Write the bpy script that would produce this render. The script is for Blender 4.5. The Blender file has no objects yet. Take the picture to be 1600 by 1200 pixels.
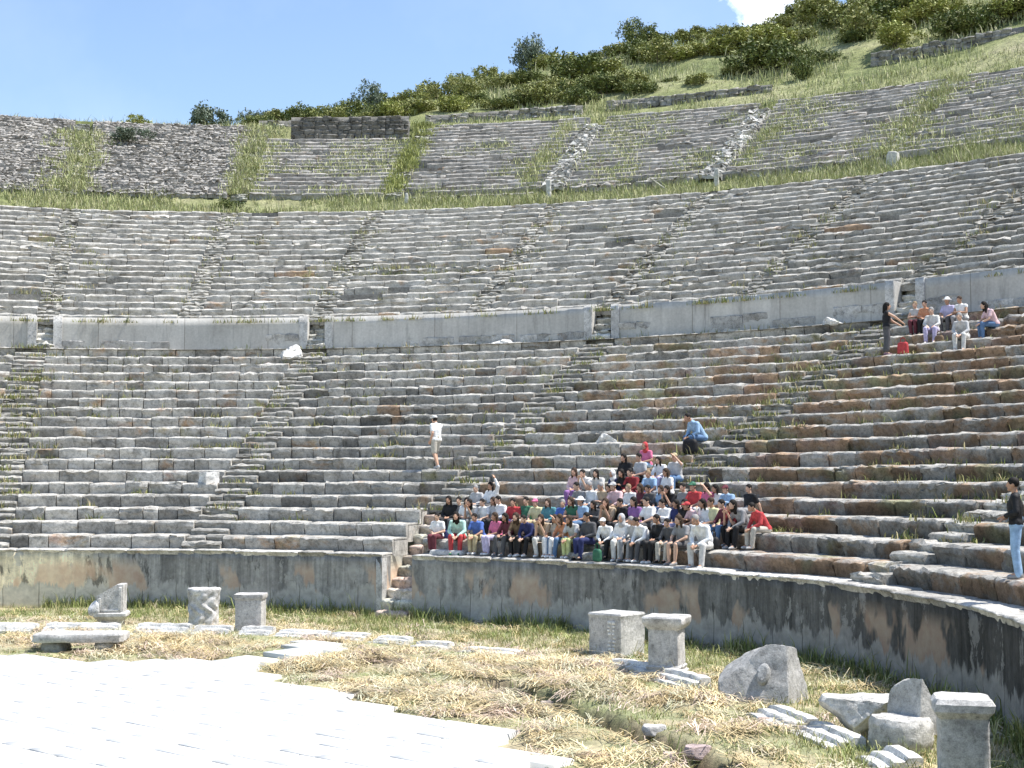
import bpy, math, random
import numpy as np
from mathutils import Vector, noise as mnoise

rng = np.random.default_rng(7)
random.seed(7)
R_ = math.radians
scene = bpy.context.scene
COL = scene.collection

# ------------------------------------------------------------------ survey of the theatre
FOC, CXT, CYT, CAMH = 2216.0, -10.67, 23.40, 3.83
PITCH = math.atan(153.9 / FOC)
PC, PS = math.cos(PITCH), math.sin(PITCH)
FO = (-0.2253, 1.7831, -0.5410, -0.6695)          # how the real bowl departs from a circle


def off(t):
    a = t - 1
    return FO[0] * np.cos(2 * a) + FO[1] * np.sin(2 * a) + FO[2] * np.cos(3 * a) + FO[3] * np.sin(3 * a)


def polar(R, t, z):
    r = R + off(t)
    return np.stack([CXT + r * np.cos(t), CYT + r * np.sin(t), np.broadcast_to(z, np.shape(r))], -1)


def pt(R, adeg, z):
    return Vector(polar(R, R_(adeg), z))


def proj(p):
    z = p[2] - CAMH
    w = p[1] * PC + z * PS
    return 800 + FOC * p[0] / w, 600 - FOC * (-p[1] * PS + z * PC) / w, w


def on_plane(x, y, z=0.0):
    u, v = (x - 800) / FOC, (600 - y) / FOC
    k = (z - CAMH) / (PS + v * PC)
    return Vector((u * k, (PC - v * PS) * k, z))


def azimuth_of(R, z, x):
    """azimuth (deg) on ring R at height z that is seen in photo column x"""
    ts = np.arange(118, -30, -0.1)
    prev = None
    for t in ts:
        q = proj(polar(R, R_(t), z))[0]
        if prev is not None and prev <= x < q:
            return float(t)
        prev = q
    return 0.0


# ------------------------------------------------------------------ helpers
def tag(o, label=None, cat=None, group=None, kind=None):
    if label: o['label'] = label
    if cat: o['category'] = cat
    if group: o['group'] = group
    if kind or cat: o['kind'] = kind or 'thing'
    return o


def link(name, me, mat=None, parent=None, loc=None, rz=0.0):
    o = bpy.data.objects.new(name, me)
    COL.objects.link(o)
    if mat is not None:
        if len(me.materials) == 0:
            me.materials.append(mat)
        else:
            o.material_slots[0].link = 'OBJECT'
            o.material_slots[0].material = mat
    if parent is not None:
        o.parent = parent
    if loc is not None:
        o.location = loc
    if rz:
        o.rotation_euler = (0, 0, rz)
    return o


def empty(name, loc, rz=0.0, scale=1.0):
    o = bpy.data.objects.new(name, None)
    COL.objects.link(o)
    o.empty_display_size = 0.2
    o.location = loc
    o.rotation_euler = (0, 0, rz)
    o.scale = (scale,) * 3
    return o


class MB:
    def __init__(self):
        self.V, self.Q, self.T, self.C, self.n = [], [], [], [], 0
        self.UV = []

    def add(self, V, Q=None, T=None, col=None):
        V = np.asarray(V, float).reshape(-1, 3)
        if Q is not None and len(Q): self.Q.append(np.asarray(Q, int).reshape(-1, 4) + self.n)
        if T is not None and len(T): self.T.append(np.asarray(T, int).reshape(-1, 3) + self.n)
        self.V.append(V)
        c = np.ones((len(V), 3)) * 0.5 if col is None else np.broadcast_to(np.asarray(col, float), (len(V), np.shape(col)[-1]))
        if c.shape[1] == 3: c = np.concatenate([c, np.zeros((len(c), 1))], 1)
        self.C.append(c)
        self.n += len(V)
        return self

    def grid(self, P, col=None, close=False):
        """P: (m,k,3) rings -> quads"""
        m, k = P.shape[:2]
        i = np.arange(m - 1)[:, None] * k
        j = np.arange(k if close else k - 1)[None, :]
        j2 = (j + 1) % k
        Q = np.stack([i + j, i + j2, i + k + j2, i + k + j], -1).reshape(-1, 4)
        if col is not None and np.ndim(col) == 3:
            col = np.asarray(col).reshape(-1, np.shape(col)[-1])
        return self.add(P.reshape(-1, 3), Q, None, col)

    def mesh(self, name, origin=(0, 0, 0), smooth=True, uv=None, sharp=None):
        V = np.concatenate(self.V) - np.asarray(origin, float)
        Q = np.concatenate(self.Q) if self.Q else np.zeros((0, 4), int)
        T = np.concatenate(self.T) if self.T else np.zeros((0, 3), int)
        me = bpy.data.meshes.new(name)
        me.vertices.add(len(V))
        me.vertices.foreach_set('co', V.astype(np.float32).ravel())
        nl = len(Q) * 4 + len(T) * 3
        me.loops.add(nl)
        me.loops.foreach_set('vertex_index', np.concatenate([Q.ravel(), T.ravel()]).astype(np.int32))
        me.polygons.add(len(Q) + len(T))
        st = np.concatenate([np.arange(len(Q)) * 4, len(Q) * 4 + np.arange(len(T)) * 3])
        me.polygons.foreach_set('loop_start', st.astype(np.int32))
        if smooth:
            me.polygons.foreach_set('use_smooth', np.ones(len(Q) + len(T), bool))
        c = np.concatenate(self.C)
        at = me.color_attributes.new('tint', 'FLOAT_COLOR', 'POINT')
        at.data.foreach_set('color', c.astype(np.float32).ravel())
        if uv is not None:
            l = me.uv_layers.new(name='UVMap')
            li = np.concatenate([Q.ravel(), T.ravel()])
            l.data.foreach_set('uv', np.asarray(uv, float)[li].astype(np.float32).ravel())
        me.update(calc_edges=True)
        me.validate()
        if sharp:
            me.set_sharp_from_angle(angle=R_(sharp))
        return me


# ------------------------------------------------------------------ materials
def nt(name):
    m = bpy.data.materials.new(name)
    m.use_nodes = True
    t = m.node_tree
    return m, t, t.nodes['Principled BSDF']


def N(t, typ, **kw):
    n = t.nodes.new(typ)
    for k, v in kw.items():
        if k in ('operation', 'blend_type', 'data_type', 'noise_dimensions', 'feature', 'attribute_name', 'interpolation'):
            setattr(n, k, v)
        else:
            n.inputs[k].default_value = v
    return n


def ramp(t, src, pts):
    r = t.nodes.new('ShaderNodeValToRGB')
    e = r.color_ramp.elements
    while len(e) < len(pts):
        e.new(0.5)
    for el, (p, c) in zip(e, pts):
        el.position = p
        el.color = (c, c, c, 1) if not hasattr(c, '__len__') else (*c, 1)
    t.links.new(src, r.inputs[0])
    return r.outputs[0]


def mix(t, fac, a, b, mode='MIX'):
    m = t.nodes.new('ShaderNodeMix')
    m.data_type = 'RGBA'
    m.blend_type = mode
    for sock, v in ((m.inputs[0], fac), (m.inputs[6], a), (m.inputs[7], b)):
        if hasattr(v, 'links') or hasattr(v, 'is_linked'):
            t.links.new(v, sock)
        elif hasattr(v, '__len__'):
            sock.default_value = (*v, 1)
        else:
            sock.default_value = v
    return m.outputs[2]


def noise(t, vec, scale, detail=4, rough=0.6, dist=0.0):
    n = N(t, 'ShaderNodeTexNoise', Scale=scale, Detail=detail, Roughness=rough, Distortion=dist)
    t.links.new(vec, n.inputs['Vector'])
    return n.outputs[0]


def bump(t, bsdf, src, strength, dist):
    b = N(t, 'ShaderNodeBump', Strength=strength, Distance=dist)
    t.links.new(src, b.inputs['Height'])
    t.links.new(b.outputs[0], bsdf.inputs['Normal'])


def stone_material(name, scale=1.0, dark=(0.42, 0.41, 0.38), lichen=0.5, bstr=0.7, stain=False):
    m, t, b = nt(name)
    geo = t.nodes.new('ShaderNodeNewGeometry').outputs['Position']
    att = N(t, 'ShaderNodeAttribute', attribute_name='tint').outputs['Color']
    big = noise(t, geo, 1.6 * scale, 6, 0.65)
    fine = noise(t, geo, 9 * scale, 6, 0.75)
    gr = noise(t, geo, 40 * scale, 3, 0.7)
    if stain:
        an = [n for n in t.nodes if n.type == 'ATTRIBUTE'][0]
        mp = N(t, 'ShaderNodeMapping', Scale=(1, 1, 1.5)); t.links.new(geo, mp.inputs[0])
        st = N(t, 'ShaderNodeMath', operation='MULTIPLY_ADD'); t.links.new(an.outputs['Alpha'], st.inputs[0]); st.inputs[1].default_value = 0.27
        t.links.new(noise(t, mp.outputs[0], 0.75, 5, 0.7, 0.4), st.inputs[2])
        hue = ramp(t, noise(t, geo, 0.5, 3), [(0.36, (0.78, 0.78, 0.50)), (0.46, (0.92, 0.64, 0.43)), (0.56, (0.98, 0.70, 0.50)), (0.66, (0.82, 0.62, 0.58))])
        att = mix(t, ramp(t, st.outputs[0], [(0.60, 0.0), (0.72, 0.9)]), att, mix(t, 1.0, att, hue, 'MULTIPLY'))
    c = mix(t, 1.0, att, ramp(t, big, [(0.30, 0.62), (0.5, 1.0), (0.70, 1.25)]), 'MULTIPLY')
    c = mix(t, 1.0, c, ramp(t, fine, [(0.32, 0.55), (0.48, 1.0), (0.7, 1.25)]), 'MULTIPLY')
    c = mix(t, 1.0, c, ramp(t, gr, [(0.35, 0.8), (0.65, 1.15)]), 'MULTIPLY')
    lz = ramp(t, noise(t, geo, 3.3 * scale, 8, 0.75, 0.6), [(0.50, 0.0), (0.62, lichen)])
    c = mix(t, lz, c, mix(t, 1.0, c, dark, 'MULTIPLY'))
    t.links.new(c, b.inputs['Base Color'])
    b.inputs['Roughness'].default_value = 0.9
    b.inputs['Specular IOR Level'].default_value = 0.2
    bump(t, b, noise(t, geo, 14 * scale, 8, 0.75), bstr, 0.05)
    return m


def leaf_material(name, rough=0.6):
    m, t, b = nt(name)
    att = N(t, 'ShaderNodeAttribute', attribute_name='tint').outputs['Color']
    geo = t.nodes.new('ShaderNodeNewGeometry').outputs['Position']
    c = mix(t, 1.0, att, ramp(t, noise(t, geo, 2.0, 4), [(0.3, 0.7), (0.7, 1.3)]), 'MULTIPLY')
    t.links.new(c, b.inputs['Base Color'])
    b.inputs['Roughness'].default_value = rough
    b.inputs['Specular IOR Level'].default_value = 0.25
    return m


M_STONE = stone_material('weathered_limestone', lichen=0.65, stain=True)
M_FAR = stone_material('far_limestone', 0.55, lichen=0.45, stain=True)
M_RUBBLE = stone_material('rubble_stone', 0.8, lichen=0.5)
M_MARBLE = stone_material('white_marble', 1.3, dark=(0.62, 0.61, 0.58), lichen=0.35, bstr=0.5)
M_LEAF = leaf_material('shrub_leaves')
M_GRASS = leaf_material('grass_blades', 0.75)


def cement_material():
    m, t, b = nt('smooth_cement')
    tc = t.nodes.new('ShaderNodeUVMap').outputs[0]
    geo = t.nodes.new('ShaderNodeNewGeometry').outputs['Position']
    mp = N(t, 'ShaderNodeMapping', Scale=(2.2, 0.35, 1)); t.links.new(tc, mp.inputs[0])
    st = noise(t, mp.outputs[0], 1.3, 5, 0.65)
    bl = noise(t, geo, 0.35, 4)
    c = ramp(t, st, [(0.28, (0.36, 0.345, 0.32)), (0.42, (0.47, 0.455, 0.425)), (0.7, (0.54, 0.525, 0.49))])
    c = mix(t, 1.0, c, ramp(t, bl, [(0.35, 0.82), (0.6, 1.08)]), 'MULTIPLY')
    c = mix(t, 1.0, c, ramp(t, noise(t, geo, 11, 5), [(0.35, 0.9), (0.65, 1.06)]), 'MULTIPLY')
    br = N(t, 'ShaderNodeTexBrick', Scale=1.0); t.links.new(tc, br.inputs['Vector']); br.offset = 0.0
    br.inputs['Color1'].default_value = (1, 1, 1, 1); br.inputs['Color2'].default_value = (0.88, 0.88, 0.87, 1); br.inputs['Mortar'].default_value = (0.55, 0.54, 0.52, 1)
    br.inputs['Mortar Size'].default_value = 0.018; br.inputs['Brick Width'].default_value = 3.7; br.inputs['Row Height'].default_value = 4.0
    c = mix(t, 1.0, c, br.outputs['Color'], 'MULTIPLY')
    mp2 = N(t, 'ShaderNodeMapping', Scale=(3.0, 0.5, 1)); t.links.new(tc, mp2.inputs[0])
    c = mix(t, ramp(t, noise(t, mp2.outputs[0], 1.0, 5, 0.7), [(0.56, 0.0), (0.68, 0.55)]), c, (0.23, 0.225, 0.21))
    t.links.new(c, b.inputs['Base Color'])
    b.inputs['Roughness'].default_value = 0.9
    bump(t, b, noise(t, geo, 10, 5), 0.25, 0.03)
    return m


def podium_material():
    """rain-streaked plaster: dark runs from the coping, tan bare patches, pale stones low down"""
    m, t, b = nt('streaked_podium_wall')
    uv = t.nodes.new('ShaderNodeUVMap').outputs[0]
    geo = t.nodes.new('ShaderNodeNewGeometry').outputs['Position']
    sep = t.nodes.new('ShaderNodeSeparateXYZ'); t.links.new(uv, sep.inputs[0])
    z = sep.outputs['Y']; x = sep.outputs['X']

    def mapped(sx, sy):
        mp = N(t, 'ShaderNodeMapping', Scale=(sx, sy, 1)); t.links.new(uv, mp.inputs[0]); return mp.outputs[0]
    streak = noise(t, mapped(2.6, 0.22), 1.0, 6, 0.7, 0.4)
    fines = noise(t, mapped(9.0, 0.7), 1.0, 5, 0.7)
    bare = noise(t, mapped(0.7, 0.6), 1.0, 4, 0.55, 0.15)
    # darker to the right end of the wall (stain and painted shade): position along the wall
    shade_stain = ramp(t, x, [(0.0, 0.55), (0.02, 0.5), (0.5, 0.5), (1, 0.5)])
    base = ramp(t, streak, [(0.32, (0.07, 0.07, 0.068)), (0.44, (0.18, 0.177, 0.168)), (0.56, (0.30, 0.295, 0.28)), (0.75, (0.40, 0.39, 0.365))])
    base = mix(t, ramp(t, noise(t, mapped(0.5, 0.6), 1.0, 4), [(0.4, 0.0), (0.6, 0.65)]), base, (0.27, 0.265, 0.25))
    base = mix(t, 1.0, base, ramp(t, fines, [(0.3, 0.75), (0.7, 1.15)]), 'MULTIPLY')
    base = mix(t, 1.0, base, ramp(t, noise(t, geo, 7, 6, 0.75), [(0.3, 0.7), (0.7, 1.25)]), 'MULTIPLY')
    base = mix(t, 0.8, base, mix(t, 1.0, base, N(t, 'ShaderNodeAttribute', attribute_name='tint').outputs['Color'], 'MULTIPLY'))
    spall = ramp(t, noise(t, mapped(0.8, 0.75), 1.0, 9, 0.72, 0.1), [(0.555, 0.0), (0.572, 0.75)])
    base = mix(t, spall, base, mix(t, ramp(t, noise(t, geo, 5.0, 5), [(0.35, 0.0), (0.65, 1.0)]), (0.30, 0.295, 0.28), (0.42, 0.41, 0.385)))
    crust = ramp(t, noise(t, mapped(1.1, 0.5), 1.0, 9, 0.75, 0.2), [(0.56, 0.0), (0.60, 0.8)])
    base = mix(t, crust, base, (0.065, 0.064, 0.06))
    tan = mix(t, ramp(t, noise(t, geo, 3.0, 5), [(0.35, 0.0), (0.65, 1.0)]), (0.42, 0.30, 0.225), (0.50, 0.41, 0.32))
    patch = ramp(t, bare, [(0.525, 0.0), (0.56, 0.85)])
    # patches mostly in the middle height
    zwin = ramp(t, z, [(0.0, 0.0), (0.25, 1.0), (0.72, 1.0), (0.9, 0.0)])
    mm = N(t, 'ShaderNodeMath', operation='MULTIPLY'); t.links.new(patch, mm.inputs[0]); t.links.new(zwin, mm.inputs[1])
    c = mix(t, mm.outputs[0], base, tan)
    # pale bare stones at the foot
    nz = noise(t, mapped(1.5, 0.35), 1.0, 7, 0.72, 0.2)
    ad = N(t, 'ShaderNodeMath', operation='MULTIPLY_ADD'); t.links.new(nz, ad.inputs[0]); ad.inputs[1].default_value = 1.1; t.links.new(z, ad.inputs[2])
    low = ramp(t, ad.outputs[0], [(0.95, 0.95), (1.0, 0.0)])
    pale = mix(t, 1.0, (0.43, 0.42, 0.395), ramp(t, noise(t, geo, 4.0, 5), [(0.3, 0.7), (0.7, 1.15)]), 'MULTIPLY')
    br = N(t, 'ShaderNodeTexBrick', Scale=1.0)
    br.inputs['Color1'].default_value = (1, 1, 1, 1); br.inputs['Color2'].default_value = (0.86, 0.86, 0.84, 1)
    br.inputs['Mortar'].default_value = (0.35, 0.34, 0.32, 1)
    br.inputs['Mortar Size'].default_value = 0.012
    br.inputs['Brick Width'].default_value = 1.05; br.inputs['Row Height'].default_value = 0.62
    jit = N(t, 'ShaderNodeVectorMath', operation='MULTIPLY_ADD')
    nj = N(t, 'ShaderNodeTexNoise', Scale=1.2, Detail=2); t.links.new(uv, nj.inputs['Vector'])
    t.links.new(nj.outputs['Color'], jit.inputs[0]); jit.inputs[1].default_value = (0.16, 0.12, 0); t.links.new(uv, jit.inputs[2])
    t.links.new(jit.outputs[0], br.inputs['Vector'])
    pale = mix(t, 1.0, pale, br.outputs['Color'], 'MULTIPLY')
    c = mix(t, low, c, pale)
    # dark drip just below the coping
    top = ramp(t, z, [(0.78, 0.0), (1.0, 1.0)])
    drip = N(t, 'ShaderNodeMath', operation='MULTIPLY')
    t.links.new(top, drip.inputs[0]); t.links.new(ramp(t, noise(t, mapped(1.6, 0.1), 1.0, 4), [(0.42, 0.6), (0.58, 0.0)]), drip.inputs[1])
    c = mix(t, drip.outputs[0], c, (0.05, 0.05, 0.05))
    # dark stain plus painted shade deepen towards the north-facing (right) stretch
    att = N(t, 'ShaderNodeAttribute', attribute_name='tint').outputs['Color']
    c = mix(t, 0.45, c, mix(t, 1.0, c, att, 'MULTIPLY'))
    t.links.new(c, b.inputs['Base Color'])
    b.inputs['Roughness'].default_value = 0.92
    b.inputs['Specular IOR Level'].default_value = 0.2
    hmix = mix(t, low, noise(t, geo, 9, 8, 0.75), br.outputs['Fac'])
    bump(t, b, noise(t, geo, 9, 8, 0.75), 0.5, 0.05)
    return m


M_CEMENT = cement_material()
M_PODIUM = podium_material()


def paving_material():
    m, t, b = nt('marble_paving')
    geo = t.nodes.new('ShaderNodeNewGeometry').outputs['Position']
    att = N(t, 'ShaderNodeAttribute', attribute_name='tint').outputs['Color']
    c = mix(t, 1.0, att, ramp(t, noise(t, geo, 1.2, 5), [(0.3, 0.9), (0.65, 1.05)]), 'MULTIPLY')
    c = mix(t, ramp(t, noise(t, geo, 0.9, 7, 0.7), [(0.66, 0.0), (0.72, 0.5)]), c, (0.35, 0.34, 0.31))
    t.links.new(c, b.inputs['Base Color'])
    b.inputs['Roughness'].default_value = 0.65
    bump(t, b, noise(t, geo, 6, 5), 0.15, 0.02)
    return m


def earth_material():
    m, t, b = nt('dry_orchestra_earth')
    geo = t.nodes.new('ShaderNodeNewGeometry').outputs['Position']
    n1 = noise(t, geo, 0.45, 5, 0.6)
    n2 = noise(t, geo, 5, 6, 0.7)
    c = ramp(t, n1, [(0.36, (0.24, 0.27, 0.12)), (0.46, (0.33, 0.33, 0.18)), (0.56, (0.42, 0.37, 0.225)), (0.7, (0.43, 0.36, 0.25))])
    c = mix(t, 1.0, c, ramp(t, n2, [(0.3, 0.55), (0.65, 1.2)]), 'MULTIPLY')
    c = mix(t, 1.0, c, N(t, 'ShaderNodeAttribute', attribute_name='tint').outputs['Color'], 'MULTIPLY')
    t.links.new(c, b.inputs['Base Color'])
    b.inputs['Roughness'].default_value = 0.95
    bump(t, b, noise(t, geo, 16, 6, 0.75), 0.8, 0.05)
    return m


def hill_material():
    m, t, b = nt('grassy_hillside')
    geo = t.nodes.new('ShaderNodeNewGeometry').outputs['Position']
    n1 = noise(t, geo, 0.16, 6, 0.65)
    n2 = noise(t, geo, 1.7, 6, 0.7)
    c = ramp(t, n1, [(0.36, (0.16, 0.19, 0.065)), (0.48, (0.25, 0.27, 0.11)), (0.58, (0.32, 0.325, 0.16)), (0.7, (0.36, 0.335, 0.2))])
    c = mix(t, 1.0, c, ramp(t, n2, [(0.32, 0.55), (0.65, 1.2)]), 'MULTIPLY')
    t.links.new(c, b.inputs['Base Color'])
    b.inputs['Roughness'].default_value = 0.95
    bump(t, b, noise(t, geo, 3, 6, 0.75), 0.8, 0.3)
    return m


M_PAVE, M_EARTH, M_HILL = paving_material(), earth_material(), hill_material()
_flat = {}


def cloth(rgb, rough=0.85, name='cloth'):
    k = (name,) + tuple(round(v, 3) for v in rgb)
    if k not in _flat:
        m, t, b = nt(name)
        lum = 0.3 * rgb[0] + 0.6 * rgb[1] + 0.1 * rgb[2]
        rgb = tuple(v * 0.80 + lum * 0.20 for v in rgb)
        geo = t.nodes.new('ShaderNodeTexCoord').outputs['Object']
        c = mix(t, 1.0, rgb, ramp(t, noise(t, geo, 9, 4), [(0.3, 0.72), (0.7, 1.18)]), 'MULTIPLY')
        t.links.new(c, b.inputs['Base Color'])
        b.inputs['Roughness'].default_value = rough
        b.inputs['Specular IOR Level'].default_value = 0.2
        bump(t, b, noise(t, geo, 22, 4), 0.5, 0.02)
        _flat[k] = m
    return _flat[k]


def skin(rgb):
    k = ('skin',) + tuple(rgb)
    if k not in _flat:
        m, t, b = nt('skin')
        att = N(t, 'ShaderNodeAttribute', attribute_name='tint').outputs['Color']
        c = mix(t, 1.0, rgb, att, 'MULTIPLY')
        t.links.new(c, b.inputs['Base Color'])
        b.inputs['Roughness'].default_value = 0.6
        _flat[k] = m
    return _flat[k]


# ------------------------------------------------------------------ stone colours
GREY = np.array((0.435, 0.418, 0.382))


def stone_tint(zone, adeg, k):
    """one colour per block (RGB) and how strongly iron and lichen stains may spread over it (A)"""
    r = rng.random()
    v = np.clip(rng.normal(1.0, {1: 0.13, 2: 0.075}.get(zone, 0.07)), 0.65, 1.4)
    c = GREY * v
    al = 0.0
    if zone == 1:
        right = np.clip((74 - adeg) / 26, 0, 1)
        al = right * (0.72 if k <= 17 else 0.35) + (0.14 if 9 < k < 18 else 0.0) + rng.normal(0, 0.22)
        if r > 0.84:
            c = c * 0.62
        c = c * (1.0 - 0.58 * np.clip((66 - adeg) / 46, 0, 1))       # shade of the right wing painted into the block colour
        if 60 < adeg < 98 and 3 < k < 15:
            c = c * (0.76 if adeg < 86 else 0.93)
    elif zone == 2:
        al = (0.9 if rng.random() < 0.012 else 0)
        if r > 0.94:
            c = c * 0.75
        c = c * (1.0 - 0.38 * np.clip((80 - adeg) / 34, 0, 1)) * 0.97  # painted shade, deepening towards the right
    else:
        c = c * np.array((0.84, 0.83, 0.84))
        if r > 0.93:
            c = c * 0.78
    return np.append(np.clip(c, 0.03, 0.7), np.clip(al, 0, 1))


def row_blocks(mb, Redge, z, h, tread, a0, a1, lmin, lmax, seg, zone, k, amp=0.012, lip=1.0, jr=0.02, jz=0.012, tint=None, depth=None, miss=0.0):
    """a course of separate worn blocks along the arc a0..a1 (deg), front at Redge, top at z"""
    am = R_((a0 + a1) / 2)
    r = Redge + float(off(am))
    total = R_(a1 - a0) * r
    if total < 0.25:
        return
    dep = depth if depth else tread + 0.16
    # profile from foot of the riser over the worn nosing to the back of the tread
    U = np.array([0.07, 0.035, 0.006, 0.0, 0.012 * lip, 0.065 * lip, 0.15 * lip + 0.03, dep])
    Z = np.array([-h - 0.05, -0.6 * h, -0.42 * h, -0.085 * lip, -0.045 * lip, -0.004, 0.0, 0.005])
    s = 0.0
    # continuous backing so that joints are dark, not see-through
    nb = max(2, int(total / 0.8) + 1)
    ta = np.linspace(R_(a0), R_(a1), nb)
    bk = np.stack([polar(Redge + 0.16, ta, z - h - 0.05), polar(Redge + 0.16, ta, z - 0.05), polar(Redge + dep, ta, z - 0.05)], 1)
    mb.grid(bk, GREY * 0.5)
    while s < total - 0.05:
        L = random.uniform(lmin, lmax)
        if total - s - L < lmin * 0.6:
            L = total - s
        if random.random() < miss:
            s += L
            continue
        n = max(2, int(L / seg) + 1)
        g = random.uniform(0.006, 0.022)
        ss = np.linspace(s + g, s + L - g, n)
        ss = np.concatenate([[ss[0] - 0.002], ss, [ss[-1] + 0.002]])
        th = R_(a0) + ss / r
        e = np.zeros(n + 2); e[[0, -1]] = 1
        e2 = np.zeros(n + 2); e2[[1, -2]] = 1
        du, dz = random.gauss(0, jr), random.gauss(0, jz)
        tilt = random.gauss(0, 0.006)
        worn = random.random()
        rag = amp * (2.2 if worn > 0.85 else 1.0)
        uu = U[None, :] + du + e[:, None] * 0.13 * (np.arange(8) < 7) + e2[:, None] * 0.018 * (np.arange(8) < 7)
        zz = Z[None, :] + dz + (tilt * (ss - s - L / 2))[:, None] - e[:, None] * 0.09 - e2[:, None] * 0.012
        nn = rng.normal(0, rag, (n + 2, 8)); nn[:, 7] *= 0.3; nn[[0, -1]] *= 0.3
        nz = rng.normal(0, rag * 0.8, (n + 2, 8)); nz[:, 7] *= 0.3
        # long-wave wear of the nosing
        wv = np.interp(ss, np.linspace(s, s + L, 4), rng.normal(0, amp * 1.3, 4))
        nn[:, 2:6] += wv[:, None]; nz[:, 4:7] -= np.abs(wv)[:, None] * 0.8
        P = polar((Redge + uu + nn), th[:, None] + 0 * uu, 0.0)
        P[..., 2] = z + zz + nz
        c = stone_tint(zone, math.degrees(th[n // 2]), k) if tint is None else tint * np.clip(random.gauss(1, 0.12), 0.6, 1.4)
        n0 = mb.n
        cv = np.broadcast_to(c, (P.shape[0], 8, len(c))).copy()
        if tint is None and zone < 3:      # sunlight on treads and nosings painted in as a lighter tint
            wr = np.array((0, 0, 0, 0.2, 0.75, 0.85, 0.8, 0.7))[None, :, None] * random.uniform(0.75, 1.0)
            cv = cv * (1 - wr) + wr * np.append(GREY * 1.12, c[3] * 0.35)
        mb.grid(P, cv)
        m_ = P.shape[0]
        for e_ in (0, m_ - 1):            # close both ends of the block
            q_ = P[e_, 7] - np.array((0, 0, h + 0.05))
            mb.add(np.concatenate([P[e_], q_[None]]), None, [(j_, j_ + 1, 8) if e_ else (j_ + 1, j_, 8) for j_ in range(7)], c)
        s += L


# ------------------------------------------------------------------ zones of seats
R1 = lambda k: 19.85 + (k - 1) * 0.9306
Z1 = lambda k: 1.80 + 0.4105 * k
R2 = lambda k: 38.05 + (k - 1) * 0.863
Z2 = lambda k: 10.84 + 0.41 * k
R3 = lambda k: 58.9 + (k - 1) * 0.85
Z3 = lambda k: 20.6 + 0.427 * k
GAP = (65.3, 68.45)
S1 = [105.0, 86.8, 66.9, 47.9, 17.2]
S2 = [104.2, 95.4, 86.8, 76.2, 67.2, 58.0, 47.4]
S3 = [104.6, 95.3, 86.5, 77.2, 68.2, 58.9]
ORD = ['first', 'second', 'third', 'fourth', 'fifth', 'sixth', 'seventh', 'eighth']

BANK1 = ['lower bank of pale grey seats at the far left edge, above the tan podium plaster',
         'lower bank of pale squarish seat blocks between the two leftmost lower stairways',
         'lower bank of grey seats left of the crowd, where the person in pale cap stands',
         'lower bank of seats that carries most of the seated crowd',
         'lower bank of brown stained seats right of the crowd, under the bent lone man',
         'lower bank of dark shaded seats at the right edge, by the black jacket']
BANK2 = ['middle bank of light grey seats at the left edge of the picture',
         'middle bank of light grey seats above the left end of the cement wall',
         'middle bank of light grey seats above the cement wall left of the pale gap stair',
         'middle bank of worn seats with one brick red course, above the long cement wall',
         'middle bank of seats above the right end of the long cement wall',
         'middle bank of grey seats above the white block stair of the right cement wall',
         'middle bank of grey seats above the group resting on the right',
         'middle bank of grey seats at the right edge of the picture']
BANK3 = ['upper bank of rough rubble courses at the left edge, left of the tall weed strip',
         'upper bank of rough dark rubble courses with a shrub growing in it',
         'upper bank of weedy seats below the dark wall remnant',
         'upper bank of seats between the yellow green weed stair and left white rubble stair',
         'upper bank of grassy seats between the two white rubble stairs',
         'upper bank of grey seats right of the right white rubble stair',
         'upper bank of weedy grey seats at the right edge below the hill']


def bank(zone, i, ahi, alo, hiStair, loStair, rows, Rf, Zf, h, tread, seg, lens, mat, label, group, hw, amp, **kw):
    amid = (ahi + alo) / 2
    base = pt(Rf(1) + 0.3, amid, Zf(1) - h)
    root = empty('seating_bank', base)
    tag(root, label, 'seating bank', group)
    for k in rows:
        r = Rf(k) + float(off(R_(amid)))
        d = math.degrees(hw / r)
        mb = MB()
        lo_, hi_ = alo + (d if loStair else 0), ahi - (d if hiStair else 0)
        if zone == 1 and k <= 3:          # the narrow cut stair passes here
            if abs(alo - 66.9) < .1: lo_ = GAP[1] - 0.05
            if abs(ahi - 66.9) < .1: hi_ = GAP[0] + 0.05
        row_blocks(mb, Rf(k), Zf(k), h, tread, lo_, hi_, lens[0], lens[1], seg, zone, k, amp=amp, **kw)
        if mb.n:
            link('seat_row', mb.mesh('seat_row', base, sharp=32), mat, root)
    return root


def spans(S, amax, amin):
    out, hi = [], amax
    for s_ in S:
        out.append((hi, s_, hi != amax, True)); hi = s_
    out.append((hi, amin, True, False))
    return out


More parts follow.
